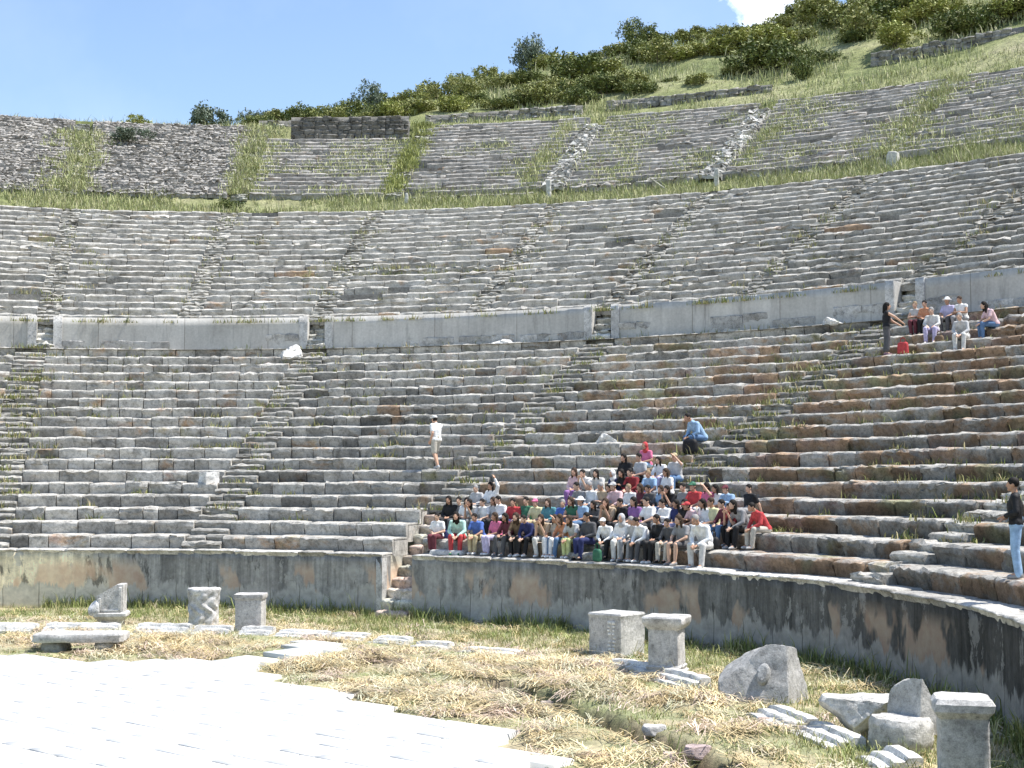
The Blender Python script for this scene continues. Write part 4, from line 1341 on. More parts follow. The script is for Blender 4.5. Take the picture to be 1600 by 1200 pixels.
# trees and tall shrubs on the skyline, one by one
SKY = [('small_tree', 'grey', 'tree', 838, 110, 3.9, 3.2, 'grey green round tree alone on the skyline left of the higher tree', 'tree'),
       ('small_tree', 'dark', 'tree', 1003, 112, 3.7, 2.6, 'dark round tree on the skyline left of the white cloud', 'tree'),
       ('small_tree', 'grey', 'tree', 572, 96, 3.0, 2.5, 'grey green spiky tree on the skyline above the dark wall remnant', 'tree'),
       ('shrub', 'grey', 1, 328, 82, 3.2, 2.0, 'dark greyish shrub at the top end of the rubble bank', 'shrub'),
       ('shrub', 'grey', 2, 400, 90, 2.4, 1.6, 'grey green shrub behind the left end of the top wall', 'shrub'),
       ('shrub', 'yellow', 0, 212, 80, 2.4, 1.0, 'low yellow green shrub on the rim of the left rubble bank', 'shrub'),
       ('shrub', 'olive', 0, 760, 104, 2.6, 1.9, 'olive shrub on the skyline left of the grey green round tree', 'shrub'),
       ('shrub', 'dark', 0, 1190, 113, 3.0, 1.0, 'low dark shrub right below the white cloud', 'shrub'),
       ('shrub', 'grey', 0, 470, 94, 2.6, 1.5, 'small grey shrub between the spiky tree and the top wall end', 'shrub'),
       ('shrub', 'grey', 1, 205, 70, 2.6, 1.0, 'spreading grey green shrub growing out of the dark rubble', 'shrub'),
       ('shrub', 'dark', 2, 362, 56.5, 1.9, 0.9, 'dark green shrub on the grassy upper walkway below the pale grass stair', 'shrub'),
       ('shrub', 'dark', 1, 1250, 83, 2.0, 2.0, 'upright dark shrub alone in the grass above the right white rubble stair', 'shrub'),
       ('shrub', 'dark', 0, 1180, 88, 5.2, 2.4, 'widest dark shrub on the slope above the right white rubble stair', 'shrub'),
       ('shrub', 'dark', 2, 1235, 87, 4.0, 2.0, 'dark shrub touching the right side of the widest dark shrub', 'shrub'),
       ('shrub', 'dark', 1, 905, 92, 5.4, 2.4, 'broad dark shrub on the slope above the left white rubble stair', 'shrub'),
       ('shrub', 'olive', 2, 1340, 92, 4.2, 2.4, 'tall olive shrub with white stalks right of the dark shrub pair', 'shrub'),
       ('shrub', 'dark', 0, 1440, 99, 5.6, 2.4, 'broad dark shrub high on the slope above the right top wall', 'shrub')]
for nm, kd, v, x, R, w, h, lab, cat in SKY:
    z = None
    if x == 205: z = 26.6
    if x == 362: z = 19.3
    plant(nm, kd, v, x, R, w, h, lab, cat, None, z)
# thickets: hedge-like belt above the top wall, and the crest
def belt(n, x0, x1, R0, R1_, w, h, kinds, label, group):
    for j in range(n):
        x = x0 + (x1 - x0) * (j + random.uniform(-0.3, 0.3)) / max(1, n - 1)
        s = random.uniform(0.75, 1.25)
        plant('shrub', random.choice(kinds), random.randrange(3), x, random.uniform(R0, R1_), w * s, h * s * random.uniform(0.8, 1.2), label, 'shrub', group)


belt(16, 395, 770, 83, 88, 2.9, 1.25, ['yellow', 'olive', 'dark'], 'green shrub in the low belt along the left top walls', 'shrubs in the belt along the left top walls')
belt(11, 560, 830, 92, 104, 3.2, 1.5, ['dark', 'olive', 'olive'], 'olive green shrub in the thicket below the left skyline', 'shrubs in the thicket below the left skyline')
belt(12, 790, 1010, 83, 88, 3.0, 1.4, ['dark', 'dark', 'olive'], 'dark green shrub in the belt above the middle top wall', 'shrubs in the belt above the middle top wall')
belt(15, 850, 1240, 103, 114, 3.2, 1.25, ['dark', 'olive', 'yellow', 'olive'], 'olive green shrub along the middle of the skyline ridge', 'shrubs along the middle of the skyline ridge')
belt(24, 1240, 1640, 94, 115, 4.6, 2.1, ['dark', 'olive', 'olive', 'yellow'], 'olive green shrub in the thicket on the upper right slope', 'shrubs in the thicket on the upper right slope')
belt(9, 900, 1240, 93, 103, 4.0, 1.5, ['dark', 'olive', 'dark', 'yellow'], 'dark olive shrub in the clumps below the middle skyline ridge', 'shrubs in clumps below the middle skyline ridge')
belt(9, 1400, 1650, 87, 95, 3.4, 1.5, ['olive', 'dark', 'yellow'], 'olive shrub above the right end of the grey top wall', 'shrubs above the right end of the grey top wall')
belt(8, 1040, 1400, 84, 92, 2.2, 0.8, ['olive', 'dark', 'yellow'], 'small olive shrub scattered on the grass above the right seats', 'shrubs scattered above the right seats')


# ------------------------------------------------------------------ people
def capsule(p0, r0, p1, r1, n=12):
    p0, p1 = np.array(p0, float), np.array(p1, float)
    d = p1 - p0; L = np.linalg.norm(d)
    d = d / L if L > 1e-6 else np.array((0, 0, 1.0))
    u = np.cross(d, (0.13, 0.97, 0.2)); u /= np.linalg.norm(u); v = np.cross(d, u)
    rings = []
    for e in (-1.0, -0.8, -0.45, 0.0):
        q = math.sqrt(max(0, 1 - e * e)); rings.append((p0 + d * e * r0, r0 * max(q, 0.02)))
    for e in (0.0, 0.45, 0.8, 1.0):
        q = math.sqrt(max(0, 1 - e * e)); rings.append((p1 + d * e * r1, r1 * max(q, 0.02)))
    an = np.arange(n) / n * 2 * math.pi
    P = np.array([[c + (u * math.cos(t) + v * math.sin(t)) * r for t in an] for c, r in rings])
    mb = MB(); mb.grid(P, close=True)
    for e in (0, -1):
        V = P[e]; mb.add(np.concatenate([V, V.mean(0)[None]]), None, [(q, (q + 1) % n, n) if e else ((q + 1) % n, q, n) for q in range(n)])
    return mb


def ellipsoid(c, r, n=14):
    ph = np.linspace(-math.pi / 2 + 0.05, math.pi / 2 - 0.05, 9); an = np.arange(n) / n * 2 * math.pi
    P = np.array([[(c[0] + r[0] * math.cos(a) * math.cos(t), c[1] + r[1] * math.sin(a) * math.cos(t), c[2] + r[2] * math.sin(t)) for a in an] for t in ph])
    mb = MB(); mb.grid(P, close=True)
    for e in (0, -1):
        V = P[e]; mb.add(np.concatenate([V, V.mean(0)[None]]), None, [(q, (q + 1) % n, n) for q in range(n)])
    return mb


def fuse(name, pieces, voxel, post=None, smooth=3):
    """melt overlapping closed pieces into ONE continuous surface"""
    mb = MB()
    for q in pieces:
        V = np.concatenate(q.V); mb.add(V, np.concatenate(q.Q) if q.Q else None, np.concatenate(q.T) if q.T else None)
    me = mb.mesh('tmp'); o = bpy.data.objects.new('tmp', me); COL.objects.link(o)
    m = o.modifiers.new('r', 'REMESH'); m.mode = 'VOXEL'; m.voxel_size = voxel
    s = o.modifiers.new('s', 'SMOOTH'); s.factor = 0.5; s.iterations = smooth
    dg = bpy.context.evaluated_depsgraph_get()
    out = bpy.data.meshes.new_from_object(o.evaluated_get(dg))
    bpy.data.objects.remove(o); bpy.data.meshes.remove(me)
    out.name = name
    out.materials.clear()
    while out.color_attributes: out.color_attributes.remove(out.color_attributes[0])
    V = np.zeros(len(out.vertices) * 3, np.float32); out.vertices.foreach_get('co', V); V = V.reshape(-1, 3)
    c = np.ones((len(V), 4), np.float32)
    if post: post(V, c)
    at = out.color_attributes.new('tint', 'FLOAT_COLOR', 'POINT'); at.data.foreach_set('color', c.ravel())
    out.polygons.foreach_set('use_smooth', np.ones(len(out.polygons), bool))
    return out


def hand(w, d, curl=0.4, side=1):
    """palm, four unequal bent fingers, thumb from the side of the palm; w wrist, d direction"""
    w = np.array(w, float); d = np.array(d, float); d /= np.linalg.norm(d)
    s = np.cross(d, (0, 0, 1.0)); s = s / (np.linalg.norm(s) + 1e-9) * side
    dn = np.array((0, 0, -1.0)) - d * (-d[2]); dn /= np.linalg.norm(dn) + 1e-9
    out = [capsule(w, 0.026, w + d * 0.05 + s * 0.012, 0.028), capsule(w + d * 0.03 - s * 0.018, 0.022, w + d * 0.075 - s * 0.022, 0.018), capsule(w + d * 0.03 + s * 0.018, 0.022, w + d * 0.075 + s * 0.022, 0.018)]
    for j, L in enumerate((0.070, 0.080, 0.075, 0.058)):
        b = w + d * 0.078 + s * (-0.033 + 0.022 * j)
        k = b + d * L * 0.55 + dn * L * 0.15 * curl; t = k + (d * (1 - curl) + dn * curl) * L * 0.5
        out += [capsule(b, 0.0105, k, 0.0095, 8), capsule(k, 0.0095, t, 0.008, 8)]
    b = w + d * 0.025 - s * 0.03; k = b - s * 0.028 + d * 0.03
    out += [capsule(b, 0.013, k, 0.011, 8), capsule(k, 0.011, k + d * 0.032 + dn * 0.01, 0.009, 8)]
    return out


def make_pose(J, sleeves='short', legs='long', female=False, name=''):
    """J: joints. returns meshes body, top, legwear, shoes and the head centre"""
    B = []
    sh = 0.165 if female else 0.18
    pel, chest, neck, head = (np.array(J[k], float) for k in ('pelvis', 'chest', 'neck', 'head'))
    hipw, bust = (0.10, 0.01) if female else (0.09, 0.0)

    def torso(g):
        mid = (pel + chest) / 2
        q = [capsule(pel + (-hipw, 0, 0), 0.105 + g, pel + (hipw, 0, 0), 0.105 + g), capsule(pel + (-0.06, 0, 0), 0.10 + g, chest + (-0.075, 0, 0.0), 0.098 + g), capsule(pel + (0.06, 0, 0), 0.10 + g, chest + (0.075, 0, 0.0), 0.098 + g),
             capsule(mid, 0.11 + g, chest, 0.12 + g), capsule(J['sl'], 0.055 + g, J['sr'], 0.055 + g), capsule(chest + (0, 0, 0.02), 0.105 + g, neck - (0, 0, 0.05), 0.065 + g)]
        for a in ('sl', 'sr'):
            q.append(capsule(chest + (0, 0, 0.02), 0.09 + g, np.array(J[a]) - (0, 0, 0.02), 0.06 + g))
        return q

    B += torso(0)
    B.append(capsule(neck - (0, 0, 0.06), 0.055, (neck + head) / 2, 0.05))
    hx = [ellipsoid(head + (0, 0.008, 0.02), (0.076, 0.094, 0.095)), ellipsoid(head + (0, -0.018, -0.045), (0.058, 0.07, 0.068)), ellipsoid(head + (0, -0.06, -0.088), (0.03, 0.028, 0.024)),
          capsule(head + (0, -0.088, 0.015), 0.010, head + (0, -0.106, -0.022), 0.014, 8)]
    for s in (-1, 1):
        hx.append(ellipsoid(head + (s * 0.076, 0.008, -0.005), (0.012, 0.02, 0.03), 8))
    B += hx
    for s, a, e, w in ((-1, 'sl', 'el', 'wl'), (1, 'sr', 'er', 'wr')):
        S, E, W = (np.array(J[k], float) for k in (a, e, w))
        B += [capsule(S, 0.050, E, 0.040), capsule(E, 0.041, W, 0.027)] + hand(W, W - E if 'hd' not in J else J['hd'], J.get('curl', 0.45), s)
    for s, h, k, an in ((-1, 'hl', 'kl', 'al'), (1, 'hr', 'kr', 'ar')):
        H, K, A = (np.array(J[q], float) for q in (h, k, an))
        B += [capsule(H, 0.088, K, 0.056), capsule(K, 0.058, K * 0.55 + A * 0.45, 0.054), capsule(K * 0.55 + A * 0.45, 0.054, A, 0.036), capsule(A, 0.036, A + (0, -0.10, -0.035), 0.028)]

    def face(V, c):
        for s in (-1, 1):
            e = np.linalg.norm(V - (head + (s * 0.031, -0.088, 0.012)), axis=1); c[e < 0.013, :3] = (0.12, 0.10, 0.09)
            br = np.linalg.norm((V - (head + (s * 0.032, -0.088, 0.036))) * (0.6, 1, 2.2), axis=1); c[br < 0.014, :3] = (0.35, 0.3, 0.27)
        mo = np.linalg.norm((V - (head + (0, -0.086, -0.062))) * (0.5, 1, 2.0), axis=1); c[mo < 0.015, :3] = (0.75, 0.45, 0.42)

    body = fuse('body', B, 0.0115, face, 2)
    T = torso(0.018)
    for a, e, w in (('sl', 'el', 'wl'), ('sr', 'er', 'wr')):
        S, E, W = (np.array(J[k], float) for k in (a, e, w))
        if sleeves == 'long':
            T += [capsule(S, 0.068, E, 0.056), capsule(E, 0.056, E * 0.12 + W * 0.88, 0.040)]
        elif sleeves == 'short':
            T += [capsule(S, 0.068, S * 0.35 + E * 0.65, 0.060)]
        else:
            T += [capsule(S, 0.062, S * 0.9 + E * 0.1, 0.058)]
    top = fuse('shirt', T, 0.016, None, 3)
    L = [capsule(pel + (-hipw, 0, -0.01), 0.122, pel + (hipw, 0, -0.01), 0.122), capsule(pel, 0.115, pel * 0.7 + chest * 0.3, 0.125)]
    if legs == 'skirt':
        HL, KL, HR, KR, AL, AR = (np.array(J[k], float) for k in ('hl', 'kl', 'hr', 'kr', 'al', 'ar'))
        for t in np.linspace(0, 1, 7):
            L += [capsule(HL * (1 - t) + HR * t, 0.11, KL * (1 - t) + KR * t, 0.095), capsule(KL * (1 - t) + KR * t, 0.095, (AL * (1 - t) + AR * t) * 0.75 + (KL * (1 - t) + KR * t) * 0.25, 0.10)]
    else:
        for h, k, an in (('hl', 'kl', 'al'), ('hr', 'kr', 'ar')):
            H, K, A = (np.array(J[q], float) for q in (h, k, an))
            if legs == 'shorts':
                L += [capsule(H, 0.112, H * 0.12 + K * 0.88, 0.088)]
            else:
                L += [capsule(H, 0.106, K, 0.077), capsule(K, 0.077, A, 0.062), capsule(A, 0.062, A - (0, 0, 0.02), 0.060)]
    low = fuse('trousers' if legs != 'skirt' else 'skirt', L, 0.016, None, 3)
    shoes = []
    for an in ('al', 'ar'):
        A = np.array(J[an], float)
        q = [capsule(A + (0, 0.035, -0.045), 0.040, A + (0, -0.09, -0.052), 0.040), capsule(A + (0, -0.09, -0.052), 0.040, A + (0, -0.165, -0.060), 0.030), capsule(A + (0, 0.02, -0.02), 0.042, A + (0, -0.03, -0.04), 0.044)]
        def sole(V, c, z=A[2] - 0.085):
            V[:, 2] = np.maximum(V[:, 2], z)
        shoes.append(fuse('shoe', q, 0.016, None, 2))
    return dict(body=body, shirt=top, legs=low, shoes=shoes, head=head, legname='skirt' if legs == 'skirt' else ('shorts' if legs == 'shorts' else 'trousers'))


def sit(lean=0.06, knee=0.10, arms='knees', feet=-0.40, turn=0.0, twist=0.0):
    J = {}
    J['pelvis'] = (0, 0.03, 0.105); J['chest'] = (0, 0.05 - lean, 0.40); J['neck'] = (0, 0.03 - lean * 1.5, 0.575); J['head'] = (turn, -0.03 - lean * 1.9, 0.715 - lean * 0.25)
    y = 0.04 - lean * 1.25
    J['sl'], J['sr'] = (-0.165, y, 0.50 - lean * 0.1), (0.165, y, 0.50 - lean * 0.1)
    J['hl'], J['hr'] = (-0.09, 0.0, 0.095), (0.09, 0.0, 0.095)
    J['kl'], J['kr'] = (-knee, -0.43, 0.095), (knee, -0.43, 0.095)
    J['al'], J['ar'] = (-knee * 0.85, feet, -0.315), (knee * 0.9, feet - 0.02, -0.315)
    A = {'knees': ((0.23, -0.10 - lean, 0.26), (0.12, -0.34, 0.185)), 'lap': ((0.245, -0.02 - lean, 0.25), (0.055, -0.24, 0.19)), 'chin': ((0.15, -0.36, 0.20), (0.055, -0.16 - lean * 1.9, 0.55 - lean * .25)),
         'back': ((0.26, 0.17, 0.26), (0.25, 0.27, 0.045)), 'hug': ((0.22, -0.28, 0.24), (0.05, -0.49, 0.10)), 'book': ((0.21, -0.10 - lean, 0.27), (0.09, -0.32 - lean * .5, 0.33)), 'cross': ((0.23, -0.06 - lean, 0.27), (-0.06, -0.22 - lean, 0.28)),
         'brow': ((0.29, -0.20 - lean, 0.50), (0.09, -0.20 - lean * 1.9, 0.74 - lean * .25)), 'up': ((0.26, -0.04, 0.70), (0.16, -0.06, 0.93))}
    e, w = A['knees' if arms in ('brow', 'up') else arms]
    J['el'], J['wl'] = (-e[0], e[1], e[2]), (-w[0], w[1], w[2])
    e, w = A[arms]
    J['er'], J['wr'] = e, w
    if arms in ('chin', 'brow', 'up'): J['curl'] = 0.7
    return J


POSES = {
    'knees_s': make_pose(sit(0.06, 0.12, 'knees'), 'short'),
    'knees_l': make_pose(sit(0.10, 0.15, 'knees', -0.46), 'long'),
    'lap_s': make_pose(sit(0.03, 0.08, 'lap', -0.38, 0.01), 'short', female=True),
    'lap_l': make_pose(sit(0.05, 0.10, 'lap', -0.42, -0.012), 'long'),
    'chin_s': make_pose(sit(0.17, 0.15, 'chin', -0.36), 'short'),
    'hug_s': make_pose(sit(0.16, 0.09, 'hug', -0.40, 0.012), 'short', female=True),
    'hug_l': make_pose(sit(0.20, 0.14, 'hug', -0.46), 'long'),
    'back_s': make_pose(sit(-0.03, 0.11, 'back', -0.48, -0.01), 'short'),
    'book_l': make_pose(sit(0.10, 0.11, 'book', -0.40), 'long'),
    'brow_s': make_pose(sit(0.05, 0.11, 'brow', -0.43, 0.01), 'short', female=True),
    'up_l': make_pose(sit(0.02, 0.11, 'up', -0.42), 'long'),
    'cross_s': make_pose(sit(0.07, 0.09, 'cross', -0.33), 'none', female=True),
    'short_s': make_pose(sit(0.10, 0.12, 'knees', -0.44), 'short', 'shorts'),
    'bent_l': make_pose(sit(0.24, 0.16, 'hug', -0.44), 'long'),
}


def stand(**k):
    J = dict(pelvis=(0, 0, 0.93), chest=(0, -0.01, 1.24), neck=(0, -0.0, 1.44), head=(0, -0.04, 1.585), sl=(-0.18, 0, 1.37), sr=(0.18, 0, 1.37), el=(-0.25, 0.02, 1.10), er=(0.25, 0.02, 1.10), wl=(-0.26, -0.08, 0.86), wr=(0.26, -0.08, 0.86),
             hl=(-0.09, 0, 0.92), hr=(0.09, 0, 0.92), kl=(-0.11, -0.02, 0.50), kr=(0.11, -0.02, 0.50), al=(-0.12, 0.03, 0.095), ar=(0.12, 0.03, 0.095), curl=0.5)
    J.update(k)
    return J


POSES['walker'] = make_pose(stand(head=(0.0, -0.09, 1.57), kl=(-0.10, -0.14, 0.52), al=(-0.10, -0.02, 0.095), kr=(0.10, 0.02, 0.50), ar=(0.10, 0.20, 0.12), er=(0.24, 0.10, 1.12), wr=(0.22, -0.02, 0.90), el=(-0.23, -0.10, 1.12), wl=(-0.14, -0.28, 1.16)), 'short', 'shorts')
POSES['reacher'] = make_pose(stand(sl=(-0.155, 0, 1.36), sr=(0.155, 0, 1.36), el=(-0.20, -0.24, 1.22), wl=(-0.16, -0.46, 1.05), er=(0.21, -0.20, 1.12), wr=(0.15, -0.40, 1.0)), 'none', 'skirt', female=True)
POSES['leaner'] = make_pose(stand(el=(-0.27, 0.04, 1.12), wl=(-0.17, -0.16, 1.02), er=(0.27, 0.02, 1.12), wr=(0.15, -0.18, 1.05), kl=(-0.11, -0.03, 0.5), ar=(0.13, 0.02, 0.095)), 'long')


def hair_mesh(kind):
    if kind == 'short':
        q = [ellipsoid((0, 0.018, 0.035), (0.086, 0.100, 0.098))]
        def cut(V, c):
            f = (V[:, 1] < -0.035) & (V[:, 2] < 0.075); V[f, 1] = -0.03 + (V[f, 1] + 0.035) * 0.1
            g = V[:, 2] < -0.03; V[g, 2] = -0.03
        return fuse('hair', q, 0.014, cut, 1)
    if kind == 'long':
        q = [ellipsoid((0, 0.02, 0.035), (0.090, 0.102, 0.100)), capsule((0, 0.075, 0.0), 0.072, (0, 0.105, -0.19), 0.055), capsule((-0.066, 0.03, 0.0), 0.035, (-0.075, 0.04, -0.17), 0.028), capsule((0.066, 0.03, 0.0), 0.035, (0.075, 0.04, -0.17), 0.028)]
        def cut(V, c):
            f = (V[:, 1] < -0.035) & (V[:, 2] < 0.08); V[f, 1] = -0.03 + (V[f, 1] + 0.035) * 0.1
        return fuse('hair', q, 0.014, cut, 1)
    if kind == 'cap':
        q = [ellipsoid((0, 0.012, 0.055), (0.090, 0.105, 0.082)), ellipsoid((0, -0.115, 0.05), (0.068, 0.075, 0.016))]
        def cut(V, c):
            g = V[:, 2] < 0.03; V[g, 2] = 0.03 + (V[g, 2] - 0.03) * 0.12
        return fuse('cap', q, 0.014, cut, 1)
    if kind == 'hat':
        q = [ellipsoid((0, 0.012, 0.065), (0.092, 0.105, 0.085)), ellipsoid((0, 0.005, 0.045), (0.165, 0.18, 0.018))]
        return fuse('hat', q, 0.014, None, 1)
    q = [ellipsoid((0, 0.025, 0.02), (0.098, 0.105, 0.118)), capsule((0, 0.06, -0.06), 0.09, (0, 0.05, -0.16), 0.10)]
    def cut(V, c):
        f = (V[:, 1] < -0.045); V[f, 1] = -0.045
    return fuse('headscarf', q, 0.014, cut, 1)


HAIRS = {k: hair_mesh(k) for k in ('short', 'long', 'cap', 'hat', 'scarf')}
CN = {'white': (0.78, 0.78, 0.77), 'off-white': (0.62, 0.61, 0.57), 'light grey': (0.48, 0.48, 0.48), 'grey': (0.27, 0.27, 0.275), 'dark grey': (0.10, 0.10, 0.105), 'black': (0.018, 0.018, 0.02),
      'red': (0.58, 0.035, 0.04), 'dark red': (0.27, 0.02, 0.025), 'maroon': (0.16, 0.035, 0.05), 'pink': (0.72, 0.14, 0.30), 'pale pink': (0.70, 0.46, 0.48), 'mauve': (0.32, 0.18, 0.23), 'lavender': (0.52, 0.47, 0.70), 'purple': (0.28, 0.12, 0.36),
      'navy': (0.03, 0.04, 0.14), 'blue': (0.07, 0.17, 0.55), 'denim': (0.09, 0.19, 0.36), 'light blue': (0.28, 0.47, 0.70), 'teal': (0.08, 0.30, 0.34), 'mint': (0.42, 0.70, 0.60), 'green': (0.03, 0.17, 0.09), 'lime': (0.50, 0.56, 0.20), 'yellow': (0.65, 0.62, 0.32),
      'tan': (0.50, 0.37, 0.23), 'brown': (0.20, 0.13, 0.07), 'khaki': (0.48, 0.39, 0.20), 'beige': (0.50, 0.46, 0.38), 'orange': (0.60, 0.24, 0.10)}
SKIN = [(0.52, 0.31, 0.21), (0.44, 0.25, 0.16), (0.58, 0.37, 0.26)]
HAIRC = {'d': (0.015, 0.012, 0.010), 'b': (0.06, 0.035, 0.02), 'g': (0.30, 0.29, 0.28), 'f': (0.30, 0.20, 0.10)}


def person(pose, loc, rz, scale, top, low, head=('short', 'd'), shoe='grey', label='', group=None, sk=0, second=None):
    ps = POSES[pose]
    root = empty('person', loc, rz, scale)
    tag(root, label, 'person', group)
    link('body', ps['body'], skin(SKIN[sk % 3]), root)
    link('shirt', ps['shirt'], cloth(CN[top]), root)
    link(ps['legname'], ps['legs'], cloth(CN[low]), root)
    for s in ps['shoes']:
        link('shoe', s, cloth(CN[shoe], 0.6), root)
    hk, hc = head
    hm = cloth(HAIRC[hc] if hc in HAIRC else CN[hc], 0.7, 'hair' if hc in HAIRC else 'cloth')
    link({'short': 'hair', 'long': 'hair', 'cap': 'cap', 'hat': 'hat', 'scarf': 'headscarf'}[hk], HAIRS[hk], hm, root).location = ps['head']
    if hk in ('cap', 'hat'):
        link('hair', HAIRS['short'], cloth(HAIRC['d'], 0.7, 'hair'), root).location = Vector(ps['head']) - Vector((0, -0.006, 0.012))
    return root


# the crowd: (photo column, seat row, pose, top, legs, head, shoes)
D, LD, LB = ('short', 'd'), ('long', 'd'), ('long', 'b')
CROWD = [
    (678, 1, 'lap_s', 'white', 'maroon', D, 'black'), (712, 1, 'hug_l', 'mint', 'red', LD, 'green'), (741, 1, 'hug_s', 'blue', 'khaki', D, 'white'), (768, 1, 'lap_s', 'pink', 'lavender', LB, 'white'),
    (789, 1, 'knees_l', 'maroon', 'dark grey', LD, 'grey'), (806, 1, 'hug_s', 'brown', 'black', LB, 'white'), (823, 1, 'hug_l', 'navy', 'black', D, 'white'), (845, 1, 'chin_s', 'tan', 'off-white', LB, 'white'),
    (860, 1, 'brow_s', 'beige', 'white', LB, 'white'), (874, 1, 'knees_l', 'orange', 'denim', LB, 'white'), (891, 1, 'hug_s', 'light grey', 'lime', LB, 'white'), (912, 1, 'lap_l', 'dark grey', 'navy', D, 'black'),
    (941, 1, 'hug_l', 'white', 'black', ('cap', 'white'), 'black'), (964, 1, 'lap_l', 'white', 'off-white', ('scarf', 'light grey'), 'white'), (985, 1, 'knees_l', 'light grey', 'grey', ('short', 'g'), 'grey'),
    (1003, 1, 'hug_l', 'white', 'dark grey', D, 'white'), (1021, 1, 'lap_l', 'black', 'black', D, 'white'), (1040, 1, 'knees_l', 'dark grey', 'beige', D, 'black'), (1061, 1, 'short_s', 'grey', 'dark grey', LB, 'grey'), (1094, 1, 'bent_l', 'white', 'off-white', ('short', 'g'), 'light grey'),
    (698, 2, 'lap_l', 'black', 'black', LD, 'black'), (724, 2, 'lap_s', 'white', 'grey', LD, 'grey'), (752, 2, 'knees_s', 'white', 'grey', D, 'grey'), (776, 2, 'lap_l', 'white', 'black', D, 'grey'), (798, 2, 'knees_s', 'red', 'navy', D, 'grey'),
    (815, 2, 'back_s', 'green', 'beige', D, 'grey'), (832, 2, 'knees_s', 'yellow', 'khaki', ('cap', 'pink'), 'grey'), (851, 2, 'lap_l', 'teal', 'dark grey', LB, 'grey'), (872, 2, 'knees_s', 'blue', 'denim', ('short', 'g'), 'grey'), (902, 2, 'lap_s', 'light blue', 'denim', ('hat', 'white'), 'grey'),
    (924, 2, 'book_l', 'dark grey', 'dark grey', LD, 'grey'), (946, 2, 'chin_s', 'tan', 'black', LB, 'grey'), (966, 2, 'lap_l', 'black', 'black', D, 'grey'), (985, 2, 'lap_s', 'purple', 'black', LD, 'grey'), (1009, 2, 'knees_s', 'white', 'dark grey', D, 'grey'),
    (1031, 2, 'book_l', 'white', 'grey', D, 'grey'), (1050, 2, 'lap_s', 'navy', 'lavender', LD, 'grey'), (1078, 2, 'hug_s', 'pale pink', 'maroon', ('cap', 'red'), 'grey'), (1104, 2, 'lap_s', 'yellow', 'grey', ('short', 'b'), 'grey'), (1127, 2, 'knees_l', 'maroon', 'denim', D, 'light grey'),
    (1151, 2, 'hug_l', 'grey', 'black', LD, 'light grey'), (1184, 2, 'hug_l', 'red', 'beige', D, 'light grey'),
    (762, 3, 'up_l', 'white', 'dark grey', LD, 'grey'), (739, 3, 'lap_l', 'light grey', 'grey', ('short', 'g'), 'grey'), (917, 3, 'lap_l', 'white', 'grey', ('short', 'g'), 'grey'), (936, 3, 'cross_s', 'tan', 'grey', ('short', 'g'), 'grey'), (957, 3, 'knees_l', 'pale pink', 'brown', ('cap', 'light grey'), 'grey'),
    (979, 3, 'lap_l', 'white', 'black', ('short', 'f'), 'grey'), (1012, 3, 'book_l', 'dark grey', 'black', D, 'grey'), (1043, 3, 'chin_s', 'black', 'grey', LD, 'grey'), (1080, 3, 'knees_s', 'red', 'pale pink', ('cap', 'green'), 'grey'), (1099, 3, 'brow_s', 'pink', 'off-white', LD, 'grey'),
    (1128, 3, 'book_l', 'light blue', 'mauve', ('cap', 'maroon'), 'grey'), (1158, 3, 'back_s', 'black', 'grey', D, 'grey'),
    (711, 2, 'back_s', 'dark grey', 'dark grey', D, 'grey'), (738, 2, 'chin_s', 'off-white', 'grey', LD, 'grey'), (765, 2, 'lap_s', 'light grey', 'black', LB, 'grey'), (887, 2, 'cross_s', 'green', 'grey', LB, 'grey'), (1064, 2, 'cross_s', 'black', 'grey', LD, 'grey'), (1092, 2, 'lap_l', 'white', 'grey', LD, 'grey'), (1139, 2, 'chin_s', 'dark red', 'black', D, 'light grey'),
    (902, 3, 'book_l', 'grey', 'grey', D, 'grey'), (947, 3, 'lap_s', 'light grey', 'black', LD, 'grey'), (995, 3, 'lap_s', 'maroon', 'black', LB, 'grey'), (1028, 3, 'knees_s', 'light blue', 'denim', LB, 'grey'), (1061, 3, 'lap_l', 'grey', 'navy', D, 'grey'), (1112, 3, 'lap_s', 'white', 'grey', LD, 'grey'),
    (911, 4, 'chin_s', 'white', 'black', D, 'black'), (968, 4, 'book_l', 'black', 'grey', LD, 'black'), (1034, 4, 'lap_s', 'white', 'grey', LB, 'black'), (993, 5, 'lap_s', 'light grey', 'black', D, 'black'),
    (893, 4, 'lap_l', 'pale pink', 'purple', LB, 'black'), (929, 4, 'knees_l', 'off-white', 'dark grey', LD, 'black'), (954, 4, 'lap_l', 'navy', 'navy', ('scarf', 'white'), 'black'), (982, 4, 'knees_l', 'dark red', 'maroon', D, 'black'), (1011, 4, 'hug_s', 'light blue', 'navy', ('short', 'f'), 'black'),
    (972, 5, 'lap_l', 'black', 'black', LD, 'black'), (1025, 5, 'knees_l', 'white', 'lavender', LD, 'grey'), (1047, 5, 'brow_s', 'light grey', 'denim', ('cap', 'khaki'), 'off-white'),
    (1002, 6, 'lap_s', 'pink', 'light blue', ('scarf', 'red'), 'grey'),
]
ROWN = {1: 'front row', 2: 'second row', 3: 'third row', 4: 'fourth row', 5: 'fifth row', 6: 'sixth row'}
byrow = {}
for c in CROWD: byrow.setdefault(c[1], []).append(c)
for c in byrow.values(): c.sort(key=lambda q: q[0])
